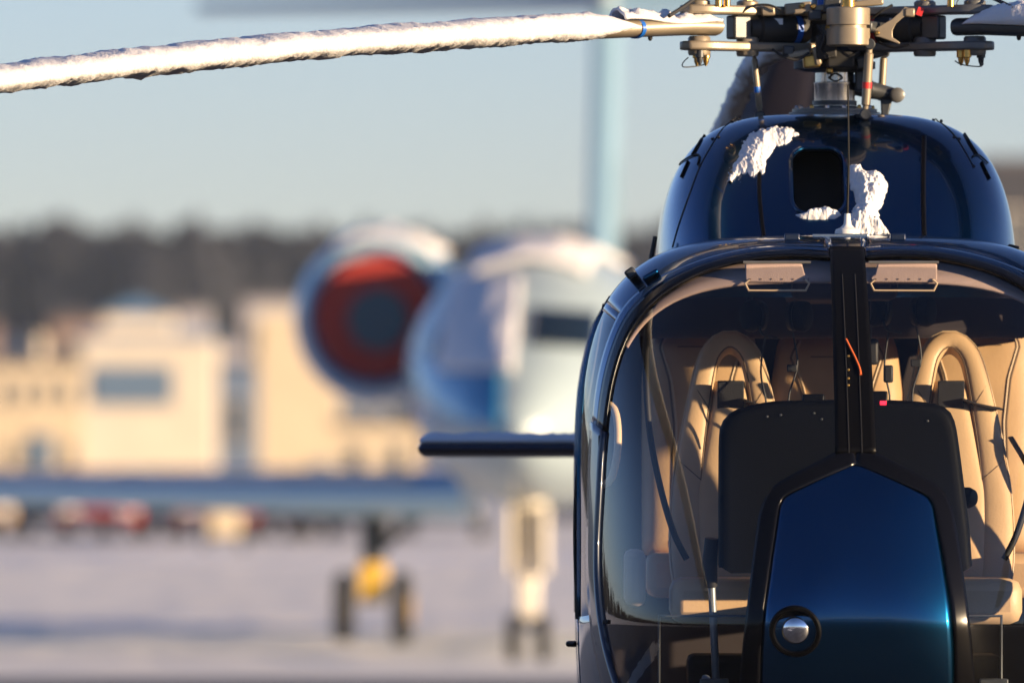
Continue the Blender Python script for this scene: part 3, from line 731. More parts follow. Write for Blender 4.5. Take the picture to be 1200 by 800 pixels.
for ai, (az, mk, mt) in enumerate(((R(210), 'bluetape', 'tangrey'), (R(330), 'redtape', 'grey'), (R(92.6), 'white', 'grey'))):  # sunlight and shade are put into the arm metals, left warmer, others greyer
    T = arm_frame(az); u = (T(1, 0, 0) - T(0, 0, 0))
    fk = fork(T, .050, .026, M[mt], 'hub_arm', H)
    fork(T, -.056, .026, M[mt], 'lower_arm_plate', fk)
    for a in (.30, .465):                                             # bosses
        MB().lathe(T(a, 0, -.084), [(.030, 0), (.033, .006), (.033, .05), (.028, .056)], n=20).build('boss', M[mt], fk)
        MB().lathe(T(a, 0, .036), [(.028, 0), (.032, .006), (.032, .038), (.024, .044)], n=20).build('boss', M[mt], fk)
        MB().lathe(T(a, 0, .08), [(.016, 0), (.016, .012), (.009, .014), (.009, .024)], n=6).build('nut', M['brass'], fk)
    for a, bb in ((.43, -.02), (.475, .02), (.455, -.03)):
        MB().lathe(T(a, bb, -.068), [(.013, 0), (.013, -.022), (.009, -.024), (.008, -.034), (.003, -.046)], n=12).build('pin', M['brass'] if a < .46 else M['darkgrey'], fk)
    MB().tube(spline([T(.49, -.02, -.09), T(.505, -.025, -.105), T(.50, -.03, -.118), T(.44, -.03, -.112), T(.415, -.03, -.10)], 18), .0018, 6).build('safety_wire', M['rubber'], fk)
    br = MB().lathe(T(.10, 0, 0), [(.040, 0), (.047, .015), (.047, .15), (.043, .158), (.043, .166), (.034, .172), (.03, .2)], u, 28).build('thrust_bearing', M['rubber'], H)
    MB().lathe(T(.135, 0, 0), [(.0485, 0), (.0485, .018)], u, 28).build('marking_band', M['bluetape'] if ai == 0 else M[mk], br)
    MB().box(T(.20, -.035 if False else 0, 0) + Vector((0, -.047, .018)), (.034, .004, .018)).build('data_plate', M['white'], br)
    # fork lugs inside
    MB().box(T(.33, 0, 0), (.06, .05, .07), Matrix.Rotation(az, 3, 'Z')).build('bearing_block', M['darkgrey'], fk, bevel=.006)
    MB().prism([T(.17, .0, .035), T(.30, .0, .035), T(.30, 0, .03), T(.235, 0, .0), T(.30, 0, -.03), T(.30, 0, -.036), T(.17, 0, -.036)], T(0, .012, 0) - T(0, 0, 0)).build('web_plate', M[mt], fk, bevel=.002)
    # blade: sleeve then airfoil
    rows = []; NU = 70
    for i in range(NU + 1):
        uu = .41 + (5.0 - .41) * (i / NU) ** 1.35
        k = min(1, max(0, (uu - .75) / .55)); k = k * k * (3 - 2 * k); ch = .05 + (.13 - .05) * k; th = .026 + (.014 - .026) * k; z = zdroop(uu)
        r = []
        for q in range(24):
            a = 2 * math.pi * q / 24; c, s_ = math.cos(a), math.sin(a)
            ex = 1 if k > .5 else (1 + 0 * k)
            bx_ = c * ch; bz_ = math.copysign(abs(s_) ** (.7 if k < .3 else 1), s_) * th * (1 - .45 * k * (1 - c) / 2 * 1.2)
            pit = R(7)
            r.append(T(uu, bx_ * math.cos(pit) - bz_ * math.sin(pit), z + bz_ * math.cos(pit) + bx_ * math.sin(pit) * .6))
        rows.append(r)
    bl = MB().grid(rows, wrap=True); bl.f.append(tuple(range(24))); bl.f.append(tuple(range(len(bl.v) - 24, len(bl.v)))[::-1])
    bo = bl.build('rotor_blade', M['tangrey'] if ai == 0 else M['darkgrey'] if ai == 1 else M['finpaint'], H)  # right and rear blades darker, their shade put into the material
    blades.append((T, bo))
    if ai == 0: MB().tube([T(.675, 0, zdroop(.675)) , T(.687, 0, zdroop(.687))], .0535, 20, flat=.56).build('marking_band', M['bluetape'], bo)
    MB().lathe(T(.62, -.02, -.028), [(.008, 0), (.006, -.012), (.003, -.016)], n=8).build('drain_plug', M['rubber'], bo)
    # pitch horn and link
    hz = T(.27, -.11 if ai != 1 else -.11, -.06)
# links (placed from the photograph with their own depths)
def link(p0, p1, r, band, nm='pitch_link'):
    l_ = MB().tube([p0, p0.lerp(p1, .12), p0.lerp(p1, .14), p0.lerp(p1, .86), p0.lerp(p1, .88), p1], [r * .7, r * .7, r, r, r * .7, r * .7], 12).build(nm, M['tangrey'], H)
    if band:
        MB().tube([p0.lerp(p1, .54), p0.lerp(p1, .63)], r * 1.06, 12).build('marking_band', M[band], l_)
    for p in (p0, p1):
        MB().lathe(p + Vector((0, .012, 0)), [(.014, 0), (.017, -.004), (.017, -.02), (.013, -.024)], (0, 1, 0), 14).build('rod_end', M['darkgrey'], l_)
    return l_
link(P(883, 60, 1.28), P(891, 137, 1.30), .0095, 'bluetape')
link(P(1019, 52, 1.08), P(1014, 134, 1.10), .0135, 'redtape')
link(P(1036, 62, 1.50), P(1033, 112, 1.50), .011, None)
# vertical damper in front
dc = P(994, 54, 1.09); hgt = (54 - 9) * 31.09 / FP
dm = MB().lathe(dc, [(.058, 0), (.0635, .003), (.0635, hgt * .45), (.054, hgt * .455), (.054, hgt * .54), (.0635, hgt * .545), (.0635, hgt - .003), (.058, hgt)], n=40).build('lag_damper', M['tangrey'], H)
MB().lathe(dc + Vector((0, 0, hgt)), [(.02, 0), (.02, .03), (.03, .032), (.03, .05)], n=16).build('damper_cap', M['brass'], dm)
MB().box(P(1021, 32, 1.16), (.05, .14, .03), Matrix.Rotation(R(-20), 3, 'Z')).build('damper_arm', M['darkgrey'], H, bevel=.006)
# tan bracket on the right arm
kb = [(1024, 36), (1027, 33), (1046, 22), (1055, 14), (1060, 8), (1067, 10), (1067, 17), (1058, 21), (1050, 28), (1046, 36), (1046, 44), (1055, 50), (1054, 52), (1043, 48), (1032, 44), (1026, 43)]
bk = MB().prism([P(a, b_, 1.12) for a, b_ in kb], (0, .012, 0)).build('pitch_horn', M['tangrey'], H, bevel=.002)
MB().lathe(P(1028, 39, 1.12), [(.007, .0), (.007, -.006), (.004, -.01)], (0, 1, 0), 12).build('bolt', M['brass'], bk)
MB().box(P(1066, 15, 1.13), (.03, .03, .026)).build('horn_boss', M['tangrey'], bk, bevel=.005)
MB().box(P(1078, 14, 1.15), (.018, .03, .024), Matrix.Rotation(R(20), 3, 'Y')).build('marking_band', M['redtape'], bk)
# swashplate clutter under the hub
sp = MB().lathe((0, YH, zpy(84)), [(.09, 0), (.12, .008), (.12, .028), (.09, .036)], n=32).build('swashplate', M['rubber'], H)
for (px, py, y, sx, sz, m_) in ((951, 72, 1.24, .05, .04, 'brass'), (936, 64, 1.22, .07, .022, 'tangrey'), (924, 60, 1.22, .035, .03, 'darkgrey'), (957, 66, 1.22, .02, .055, 'tangrey'), (985, 70, 1.23, .08, .05, 'rubber'), (968, 55, 1.2, .06, .07, 'rubber'), (1010, 74, 1.26, .035, .035, 'darkgrey'), (972, 83, 1.27, .02, .02, 'brass'), (1028, 62, 1.3, .06, .03, 'darkgrey'), (1012, 95, 1.34, .05, .06, 'darkgrey')):
    MB().box(P(px, py, y), (sx, .06, sz), Matrix.Rotation(random.uniform(-.25, .25), 3, 'Y')).build('swashplate_lug', M[m_], sp, bevel=.006)
for (px, py) in ((970, 33), (975, 37), (981, 20), (986, 19), (985, 48), (966, 44), (940, 7), (953, 8), (975, 11)):
    MB().lathe(P(px, py, 1.2), [(.009, 0), (.009, -.015), (.005, -.02)], (0, 1, 0), 8).build('bolt', M['brass'], hub)
MB().box(P(962, 3, 1.25), (.02, .03, .06)).build('marking_band', M['bluetape'], hub)
for (px, py, y, sx, sz, m_) in ((945, 12, 1.22, .13, .02, 'tangrey'), (935, 8, 1.22, .08, .022, 'tangrey'), (955, 18, 1.21, .04, .03, 'darkgrey'), (975, 6, 1.2, .05, .05, 'darkgrey'), (1015, 4, 1.15, .10, .02, 'tangrey'), (900, 13, 1.2, .04, .03, 'tangrey')):
    MB().box(P(px, py, y), (sx, .05, sz), Matrix.Rotation(random.uniform(-.12, .12), 3, 'Y')).build('hub_bracket', M[m_], hub, bevel=.005)
# scissor link behind the mast
sc = MB().tube([P(1000, 98, 1.44), P(1022, 106, 1.46), P(1050, 112, 1.46)], [.034, .026, .02], 12).build('scissor_link', M['darkgrey'], H)
MB().lathe(P(1051, 112, 1.48), [(.022, 0), (.022, -.05), (.014, -.055)], (0, 1, 0), 18).build('pivot', M['grey'], sc)
MB().prism([P(1032, 116, 1.45), P(1046, 116, 1.45), P(1043, 128, 1.45), P(1040, 138, 1.45), P(1033, 138, 1.45)], (0, .03, 0)).build('scissor_bracket', M['darkgrey'], sc, bevel=.004)
# hoses and wires round the hub
for (pts_, r_) in (([(905, 58, 1.2), (918, 66, 1.18), (934, 70, 1.18), (948, 62, 1.18)], .004), ([(958, 30, 1.18), (966, 44, 1.16), (962, 58, 1.16), (972, 68, 1.16)], .005), ([(1022, 22, 1.14), (1032, 14, 1.12), (1046, 6, 1.12)], .004), ([(1030, 50, 1.16), (1048, 56, 1.14), (1066, 52, 1.12)], .004), ([(866, 18, 1.16), (880, 8, 1.16), (900, 6, 1.16), (915, 12, 1.16)], .0035), ([(985, 60, 1.12), (996, 66, 1.1), (1008, 60, 1.1)], .005)):
    MB().tube(spline([P(*p_) for p_ in pts_], 16), r_, 8).build('hose', M['rubber'], hub)
# bent rods on top of the hub
MB().tube(spline([P(784, 19, 1.0), P(800, 9, 1.05), P(818, -3, 1.1), P(850, -18, 1.15), P(940, -25, 1.3)], 24), .0062, 8).build('hub_rod', M['rubber'], H)
MB().tube(spline([P(1188, 10, 1.0), P(1176, 4, 1.05), P(1160, -3, 1.1), P(1110, -18, 1.2), P(1010, -25, 1.3)], 24), .0062, 8).build('hub_rod', M['rubber'], H)
for (px, y) in ((816, 1.12), (828, 1.12), (1124, 1.12), (1134, 1.12), (1148, 1.12)):
    MB().tube(spline([P(px, 11, y), P(px - 3, 4, y), P(px + 2, -6, y), P(px, -20, y)], 12), .0017, 6).build('wire', M['rubber'], H)
for px in (842, 852, 1114): MB().lathe(P(px, 8, 1.1), [(.010, 0), (.010, .02), (.022, .022), (.022, .027), (.008, .03), (.008, .05)], n=12).build('upper_pin', M['brass'], H)

# ------------------------------------------------------------------ snow lying on the helicopter
def blade_snow(T, u0, u1, label, seed, hi=.046, lo=-.035):
    rows = []; N = int((u1 - u0) / .007); m = 30
    for i in range(N + 1):
        uu = u0 + (u1 - u0) * i / N; z = zdroop(uu); k = min(1, max(0, (uu - .75) / .55)); ch = .052 + (.135 - .052) * k
        e_ = min(1, (uu - u0) / .16) ** .6 * min(1, (u1 - uu) / .1 + .02); e_ = max(.03, e_); r = []
        for q in range(m):
            a = 2 * math.pi * q / m; c, s_ = math.cos(a), math.sin(a)
            h = (hi if s_ > 0 else -lo) * e_; wd = (ch + .004 + .012 * e_)
            lump = 1 + .13 * fbm((uu * 7, c * .8 + seed, s_ * .8)) + .10 * fbm((uu * 26, c * 3 + seed, s_ * 3)) + .07 * fbm((uu * 75, c * 7, s_ * 7 + seed))
            # hangs over the edge that faces the camera side, uneven lower rim
            low_ = 1 + .10 * fbm((uu * 16, seed * 3, 0)) + .10 * fbm((uu * 60, seed, 0)) if s_ < 0 else 1
            wdl = wd * (1 + .05 * (lump - 1))
            r.append(T(uu, math.copysign(abs(c) ** .8, c) * wdl, z + .006 + math.copysign(abs(s_) ** .75, s_) * h * lump * low_))
        rows.append(r)
    b = MB().grid(rows, wrap=True); b.f.append(tuple(range(m))); b.f.append(tuple(range(len(b.v) - m, len(b.v)))[::-1])
    o = b.build('blade_snow', M['snow'], ang=0); tag(o, label, 'snow', kind='stuff'); return o
blade_snow(blades[0][0], .70, 4.98, 'thick ridge of snow along the long blade with the blue band', 3.1)
blade_snow(blades[1][0], .45, 4.98, 'lumpy snow on the blade with the red marked arm', 8.4, .075, .0)
blade_snow(blades[2][0], .8, 4.98, 'snow along the edge of the rotor blade pointing back over the tail', 12.7, .05, -.004)
T2 = blades[2][0]; rows = []
for i in range(300):
    uu = .75 + 4.2 * i / 299; r = []; k = min(1, max(0, (uu - .75) / .55)); ch = .05 + .08 * k
    for q in range(14):
        a = 2 * math.pi * q / 14; lp = 1 + .4 * fbm((uu * 12, math.cos(a), math.sin(a))) + .15 * fbm((uu * 40, math.cos(a) * 2, 3))
        r.append(T2(uu, ch + .008 + .032 * math.cos(a) * lp, zdroop(uu) + .012 + .03 * math.sin(a) * lp))
    rows.append(r)
o = MB().grid(rows, wrap=True).build('blade_snow', M['snow'], ang=0); tag(o, 'crust of snow hanging on the edge of the blade seen behind the mast', 'snow', kind='stuff')
# thin snow over the tan root
T0 = blades[0][0]
rows = []
for i in range(46):
    uu = .415 + .33 * i / 45; r = []
    for k in range(13):
        v_ = -.05 + .1 * k / 12; e_ = (1 - abs(v_ / .05) ** 2.5) * min(1, i / 5)
        r.append(T0(uu, v_ * 1.02, .012 + .016 * e_ + .014 * e_ * (.5 + fbm((uu * 25, v_ * 25, 4))) + .006 * math.sin(uu * 20)))
    rows.append(r)
o = MB().grid(rows).build('blade_snow', M['snow'], thick=.008, ang=0); tag(o, 'thin crust of snow on the bare tan blade root', 'snow', kind='stuff')

def pip(p, poly):
    ins = False; n = len(poly)
    for i in range(n):
        (x1, y1), (x2, y2) = poly[i], poly[(i + 1) % n]
        if (y1 > p[1]) != (y2 > p[1]) and p[0] < (x2 - x1) * (p[1] - y1) / (y2 - y1) + x1: ins = not ins
    return ins
def edist(p, poly):
    best = 1e9; n = len(poly)
    for i in range(n):
        a, b = Vector(poly[i]), Vector(poly[(i + 1) % n]); q = Vector(p); t = max(0, min(1, (q - a).dot(b - a) / max(1e-9, (b - a).length_squared))); best = min(best, (q - a - (b - a) * t).length)
    return best if pip(p, poly) else -best
def cowl_snow(poly, label, H_=.03, step=.8, seed=0, rag=3.0, depth=13, extra=None, fr=.11):
    x0, x1 = min(p[0] for p in poly) - 6, max(p[0] for p in poly) + 6; y0, y1 = min(p[1] for p in poly) - 6, max(p[1] for p in poly) + 6
    nx, ny = int((x1 - x0) / step), int((y1 - y0) / step); idx = {}; b = MB(); hh = {}
    for j in range(ny + 1):
        for i in range(nx + 1):
            px, py = x0 + i * step, y0 + j * step
            d = edist((px, py), poly) + rag * fbm((px * fr, py * fr, seed)) + rag * .25 * fbm((px * .4, py * .4, seed + 5))
            if extra: d = max(d, extra(px, py))
            hh[i, j] = (d, px, py)
    for (i, j), (d, px, py) in hh.items():
        if max(hh[a, c][0] for a in (i - 1, i, i + 1) for c in (j - 1, j, j + 1) if (a, c) in hh) <= 0: continue
        v = cowl.pix(px, py); h = -.002 if d <= 0 else H_ * min(1, d / depth) ** .7 * (1 + .35 * fbm((px * .09, py * .09, seed + 9)) + .04 * fbm((px * .4, py * .4, seed + 2)))
        idx[i, j] = len(b.v); b.v.append(cowl.on(v.x, v.z, max(-.003, h)))
    for (i, j) in hh:
        ks = [(i, j), (i + 1, j), (i + 1, j + 1), (i, j + 1)]
        if all(k in idx for k in ks) and max(hh[k][0] for k in ks) > 0: b.f.append(tuple(idx[k] for k in ks))
    o = b.build('cowling_snow', M['snow'], ang=0, fix=False); tag(o, label, 'snow', kind='stuff'); return o
def streak(px, py):
    t = (py - 196) / 58
    if t < 0 or t > 1: return -9
    cx_ = 868 - 36 * t; return 3.4 * fbm((px * .16 + py * .14, (px - py) * .05, 3)) + 2.4 * fbm((px * .5, py * .5, 8)) + .6 - abs(px - cx_) * .24 - .8 * t
cowl_snow([(882, 155), (900, 150), (924, 151), (938, 157), (928, 165), (910, 171), (902, 184), (894, 200), (884, 208), (876, 202), (862, 206), (858, 200), (866, 182), (873, 164)], 'wind blown snow streak beside the intake above the panel strip', .022, seed=1, extra=streak)
cowl_snow([(995, 197), (1008, 194), (1014, 203), (1024, 202), (1036, 207), (1040, 218), (1037, 234), (1029, 247), (1031, 258), (1042, 273), (1020, 276), (998, 275), (990, 262), (997, 250), (1003, 240), (1000, 226), (994, 214)], 'lumpy clod of snow stuck beside the intake behind the whip antenna', .04, seed=4, rag=2.2)
cowl_snow([(932, 252), (944, 250), (952, 245), (966, 243), (980, 247), (986, 252), (978, 257), (955, 258), (938, 256)], 'small heap of snow on the lower lip of the intake', .02, seed=7, rag=1.2, depth=6)
# snow on the stabiliser and the fin
rows = []
for i in range(100):
    x = -1.255 + 1.0 * i / 99; r = []
    for k in range(11):
        y_ = -.19 + .36 * k / 10; e_ = (1 - abs(k / 5 - 1) ** 3) * min(1, i / 3 + .1)
        r.append((x, 5.05 + y_, 2.008 + .022 * e_ * (1 + .4 * fbm((x * 12, y_ * 12, 2))) ))
    rows.append(r)
o = MB().grid(rows).build('stabiliser_snow', M['snow'], thick=.01, ang=0); tag(o, 'even layer of snow on top of the stabiliser', 'snow', kind='stuff')
# ------------------------------------------------------------------ business jet
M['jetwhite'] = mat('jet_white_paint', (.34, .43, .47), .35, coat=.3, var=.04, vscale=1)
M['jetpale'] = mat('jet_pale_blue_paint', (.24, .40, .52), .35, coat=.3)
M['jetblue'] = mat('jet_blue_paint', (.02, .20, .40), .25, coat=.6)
M['jetgrey'] = mat('jet_grey_metal', (.45, .46, .48), .35, .6)
M['jetglass'] = mat('jet_dark_window', (.006, .012, .016), .1, coat=.5)
M['tyre'] = mat('tyre_rubber', (.012, .012, .013), .85)
M['coverred'] = mat('red_cover_cloth', (.42, .035, .02), .8)
M['covergrey'] = mat('grey_cover_panel', (.06, .10, .11), .7)
M['hubyellow'] = mat('yellow_wheel_hub', (.68, .42, .06), .5)
M['jetcream'] = mat('cream_gear_paint', (.72, .66, .55), .5)
yaw = R(-2.5)
jet = empty('business_jet', (-.80, 67.9, 0), yaw); tag(jet, 'white and blue business jet with red engine cover parked behind the helicopter', 'jet')
st_ = [(-2.3, 2.12, .06, .06), (-2.15, 2.14, .28, .25), (-1.7, 2.2, .54, .50), (-1.0, 2.3, .80, .76), (-.3, 2.45, 1.00, .97), (.3, 2.55, 1.10, 1.11), (1.0, 2.62, 1.17, 1.20), (2.0, 2.64, 1.20, 1.25), (12.0, 2.64, 1.20, 1.25), (14.0, 2.82, 1.05, 1.08), (16.0, 3.1, .75, .8), (17.8, 3.35, .35, .4), (18.5, 3.42, .12, .15)]
def jsec(y):
    for a, b_ in zip(st_, st_[1:]):
        if a[0] <= y <= b_[0]:
            t = (y - a[0]) / (b_[0] - a[0]); return [a[i] + (b_[i] - a[i]) * t for i in (1, 2, 3)]
    return st_[-1][1:]
def jpt(y, q, off=0):
    zc, rx, rz = jsec(y); return Vector(((rx + off) * math.cos(q), y, zc + (rz + off) * math.sin(q)))
ys_ = []
for a, b_ in zip(st_, st_[1:]): ys_ += [a[0] + (b_[0] - a[0]) * k / 4 for k in range(4)]
ys_.append(18.5)
b = MB().grid([[jpt(y, 2 * math.pi * k / 48) for k in range(48)] for y in ys_], wrap=True)
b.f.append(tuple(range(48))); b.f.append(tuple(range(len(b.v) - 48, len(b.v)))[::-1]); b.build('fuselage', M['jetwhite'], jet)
def jpatch(y0, y1, q0, q1, nm, m_, off=.012, par=None, n=12, taper=0):
    rows = [[jpt(y0 + (y1 - y0) * i / n, R(q0 + (q1 - q0) * k / n + (taper * i / n * (1 - k / n))), off) for k in range(n + 1)] for i in range(n + 1)]
    return MB().grid(rows).build(nm, m_, par or jet, thick=.01)
JF = []
for s_ in (0, 1):
    f_ = (lambda a: 180 - a) if s_ else (lambda a: a)
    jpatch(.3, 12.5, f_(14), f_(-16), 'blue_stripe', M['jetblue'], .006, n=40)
    jfs = -1 if s_ else 1
    JF.append(jfs)
    for k in range(6): jpatch(3.2 + k * 1.25, 3.75 + k * 1.25, f_(32), f_(14), 'cabin_window', M['jetglass'], .012)
def jsurf(x, z, off=.02):
    lo_, hi_ = -2.3, 2.0
    for _ in range(40):
        m2 = (lo_ + hi_) / 2; zc, rx, rz = jsec(m2)
        if (x / rx) ** 2 + ((z - zc) / rz) ** 2 < 1: hi_ = m2
        else: lo_ = m2
    return Vector((x, hi_ - off, z + off * .5))
def jfront(x0, x1, z0, z1, nm, m_, par, off=.02, n=12, skew=0):
    return MB().grid([[jsurf(x0 + (x1 - x0) * i / n, z0 + (z1 - z0) * k / n + skew * i / n, off) for k in range(n + 1)] for i in range(n + 1)]).build(nm, m_, par, thick=.012)
def wing_half(sg, y0, z0, x0, x1, sweep, dih, c0_, c1_, th, nm, m_):
    rows = []
    for i in range(25):
        t = i / 24; x = x0 + (x1 - x0) * t; ch = c0_ + (c1_ - c0_) * t; yl = y0 + sweep * (x - x0); z = z0 + dih * (x - x0); r = []
        for k in range(24):
            q = 2 * math.pi * k / 24; c = (1 - math.cos(q)) / 2
            r.append((sg * x, yl + ch * c, z + th * ch * .5 * math.sin(q) * (1.5 - c) ))
        rows.append(r)
    b = MB().grid(rows, wrap=True); b.f.append(tuple(range(24))); b.f.append(tuple(range(len(b.v) - 24, len(b.v)))[::-1]); return b.build(nm, m_, jet)
for sg in JF:
    jfront(sg * .06, sg * .66, 2.90, 3.24, 'windshield', M['jetglass'], jet, skew=-.04)
    jfront(sg * .70, sg * .92, 2.84, 3.04, 'cockpit_window', M['jetglass'], jet, skew=-.03)
    jfront(-.16 if sg < 0 else .62, sg * 1.08, 2.16, 2.78, 'nose_stripe_and_shade', M['jetblue'], jet, .012, 16)  # left stripe made wider, its extra blue stands for the shaded side
M['wingblue'] = mat('wing_blue_grey_paint', (.36, .60, .82), .4, coat=.2)
for sg in (-1, 1):
    wg = wing_half(sg, 6.0, 1.50, .9, 9.6, .45, .012, 3.6, 1.3, .125, 'wing', M['wingblue'])
    MB().box((sg * 9.6, 11.0, 2.0), (.05, 1.0, .8)).build('winglet', M['jetwhite'], wg)
    wing_half(sg, 16.6, 6.80, 0, 4.45, .5, -.0, 2.2, 1.2, .09, 'tailplane', M['jetpale'])
    # engine
    cx_, cz_ = sg * 1.93, 3.27; ye = 9.3
    na = MB().lathe((cx_, ye, cz_), [(.60, .18), (.66, .05), (.70, 0), (.75, .03), (.82, .25), (.88, .8), (.88, 2.0), (.78, 3.2), (.58, 4.1), (.50, 4.1), (.45, 3.9)], (0, 1, 0), 40).build('engine_nacelle', M['jetpale'], jet)
    MB().lathe((cx_, ye - .02, cz_), [(.62, 0), (.60, -.05), (.02, -.07)], (0, 1, 0), 36).build('inlet_cover', M['coverred'], na)
    MB().lathe((cx_ + .03, ye - .10, cz_ - .02), [(.33, 0), (.32, -.03), (.02, -.035)], (0, 1, 0), 8).build('cover_panel', M['covergrey'], na)
    MB().prism([(sg * .9, ye + .9, cz_ - .12), (sg * 1.25, ye + .7, cz_ - .1), (sg * 1.25, ye + 3.0, cz_ - .1), (sg * .9, ye + 3.2, cz_ - .12)], (0, 0, .24)).build('pylon', M['jetwhite'], na, bevel=.02)
    # main gear
    gx = sg * 1.90; gy = 8.25
    lg = MB().tube([(gx, gy, 1.5), (gx, gy, .42)], [.14, .09], 14).build('main_gear_leg', M['darkgrey'], jet)
    MB().tube([(gx, gy + .05, .9), (gx - sg * .7, gy + .1, 1.45)], .05, 10).build('side_brace', M['darkgrey'], lg)
    MB().box((gx, gy - .14, .62), (.30, .06, .40)).build('gear_door', M['hubyellow'], lg, bevel=.03)
    for s2 in (-1, 1):
        wh = MB().lathe((gx + s2 * .20, gy, .36), [(.15, 0), (.31, .0), (.365, .03), (.37, .09), (.365, .15), (.31, .18), (.15, .18)], (s2, 0, 0), 28).build('wheel', M['tyre'], jet)
        MB().lathe((gx + s2 * .20, gy, .36), [(.14, -.01), (.15, .19), (.06, .195)], (s2, 0, 0), 20).build('rim', M['hubyellow'], wh)
MB().prism([(0, 14.2, 3.7), (0, 16.7, 6.75), (0, 18.8, 6.75), (0, 17.9, 3.5)], (.24, 0, 0)).build('tail_fin', M['jetpale'], jet, bevel=.05)
MB().lathe((0.12, 16.2, 6.8), [(.03, 0), (.14, .3), (.16, 1.2), (.1, 2.6), (.02, 3.0)], (0, 1, 0), 16).build('tail_bullet', M['jetwhite'], jet)
ng = MB().tube([(0, .1, 1.6), (0, 0, .95), (0, 0, .3)], [.16, .13, .07], 14).build('nose_gear_leg', M['jetcream'], jet)
MB().box((-.16, -.1, 1.12), (.05, .5, .62)).build('nose_gear_door', M['jetcream'], ng, bevel=.02)
MB().box((.16, -.1, 1.12), (.05, .5, .62)).build('nose_gear_door', M['jetcream'], ng, bevel=.02)
MB().box((0, -.12, .72), (.20, .1, .62)).build('steering_unit', M['jetcream'], ng, bevel=.03)
for s2 in (-1, 1):
    wh = MB().lathe((s2 * .08, 0, .22), [(.1, 0), (.19, 0), (.22, .03), (.22, .09), (.19, .12), (.1, .12)], (s2, 0, 0), 24).build('wheel', M['tyre'], jet)
    MB().lathe((s2 * .08, 0, .22), [(.09, -.01), (.1, .125), (.04, .13)], (s2, 0, 0), 16).build('rim', M['jetgrey'], wh)
Mj = Matrix.Translation((-.80, 67.9, 0)) @ Matrix.Rotation(yaw, 4, 'Z')
def jsnow(fn, nu, nv, label, nm='jet_snow', th=.06):
    rows = []
    for i in range(nu + 1):
        rows.append([Mj @ Vector(fn(i / nu, k / nv)) for k in range(nv + 1)])
    o = MB().grid(rows).build(nm, M['snow'], thick=th, ang=0); tag(o, label, 'snow', kind='stuff')
jsnow(lambda a, c: jpt(.3 + 12 * a, R(62 + 56 * c), .05 + .03 * fbm((a * 20, c * 5, 1))), 60, 14, 'snow lying along the roof of the business jet')
jsnow(lambda a, c: jsurf(-.06 - .62 * a - .1 * c * a, 3.5 - .85 * c, .05 + .03 * fbm((a * 6, c * 5, 3))), 14, 14, 'snow stuck over the windshield of the business jet')
for sg in (-1, 1):
    jsnow(lambda a, c: (sg * 1.93 + .93 * math.cos(R(50 + 70 * c)), 9.45 + 2.6 * a, 3.27 + (.80 + .1 * min(1, a * 3) + .06 * fbm((a * 5, c * 5, sg))) * math.sin(R(50 + 70 * c))), 20, 12, 'snow cap on the engine nacelle ' + ('above the red cover' if sg < 0 else 'on the far side of the jet'))
    jsnow(lambda a, c: (sg * (1.4 + 8.0 * a), 6.0 + .45 * (.5 + 8.0 * a) + (3.3 - 2.1 * a) * (.02 + .9 * c), 1.50 + .012 * 8 * a + .125 * (3.5 - 2.2 * a) * (.42 - .35 * c) + .02 + .02 * fbm((a * 18, c * 4, 7))), 60, 10, 'snow on the wing ' + ('below the red engine cover' if sg < 0 else 'on the far side of the jet'))

# ------------------------------------------------------------------ buildings behind
def bx(px0, px1, top, d, depth=8):
    k = d / FP; return CX + (px0 - 600) * k, CX + (px1 - 600) * k, d - CD, CH + (520 - top) * k, depth
M['cream'] = mat('cream_render', (.58, .48, .33), .85, var=.06, vscale=.6)
M['palewall'] = mat('pale_wall', (.62, .55, .44), .85, var=.06, vscale=.6)
M['bluewall'] = mat('blue_grey_cladding', (.12, .17, .25), .6, var=.1, vscale=.6)
M['greywall'] = mat('grey_cladding', (.34, .33, .36), .7, var=.1, vscale=.6)
M['brownwall'] = mat('brown_wall', (.22, .15, .12), .8, var=.1)
M['roofblue'] = mat('blue_roof', (.06, .15, .30), .5)
M['roofdark'] = mat('dark_roof', (.08, .075, .085), .7)
M['pane'] = mat('window_pane', (.03, .045, .06), .12)
M['door'] = mat('shutter_door', (.10, .16, .24), .5)
def building(px0, px1, top, d, wall, roof, label, gable=False, band=None, cols=3, floors=2, depth=9):
    x0, x1, y, h, dp = bx(px0, px1, top, d, depth); r = empty('hangar_building' if band else 'house', ((x0 + x1) / 2, y + dp / 2, 0)); tag(r, label, 'building', 'buildings along the edge of the airfield'); W = x1 - x0
    MB().box((0, 0, h / 2), (W, dp, h)).build('wall', M[wall], r, smooth=False)
    if gable: MB().prism([(-W / 2 - .3, -dp / 2 - .3, h), (W / 2 + .3, -dp / 2 - .3, h), (0, -dp / 2 - .3, h + W * .26)], (0, dp + .6, 0)).build('roof', M[roof], r, smooth=False)
    else: MB().box((0, 0, h + .15), (W + .3, dp + .3, .28)).build('roof', M[roof], r, smooth=False)
    for f in range(floors):
        for c in range(cols):
            xx = -W / 2 + W * (c + .5) / cols; zz = h * (f + .55) / floors; ww, hh = W / cols * .36, h / floors * .36
            wd = MB().box((xx, -dp / 2 - .02, zz), (ww + .2, .08, hh + .2)).build('window', M['palewall'], r, smooth=False); MB().box((xx, -dp / 2 - .07, zz), (ww, .03, hh)).build('pane', M['pane'], wd, smooth=False)
    if band: MB().box((W * band[0], -dp / 2 - .06, h * band[1]), (W * band[2], .12, h * band[3])).build('shutter', M['door'], r, smooth=False)
    return r
building(-140, 96, 428, 460, 'cream', 'roofdark', 'long cream building with dark flat roof at the edge of the airfield', floors=2, cols=9, depth=6, band=(.3, .25, .12, .4))
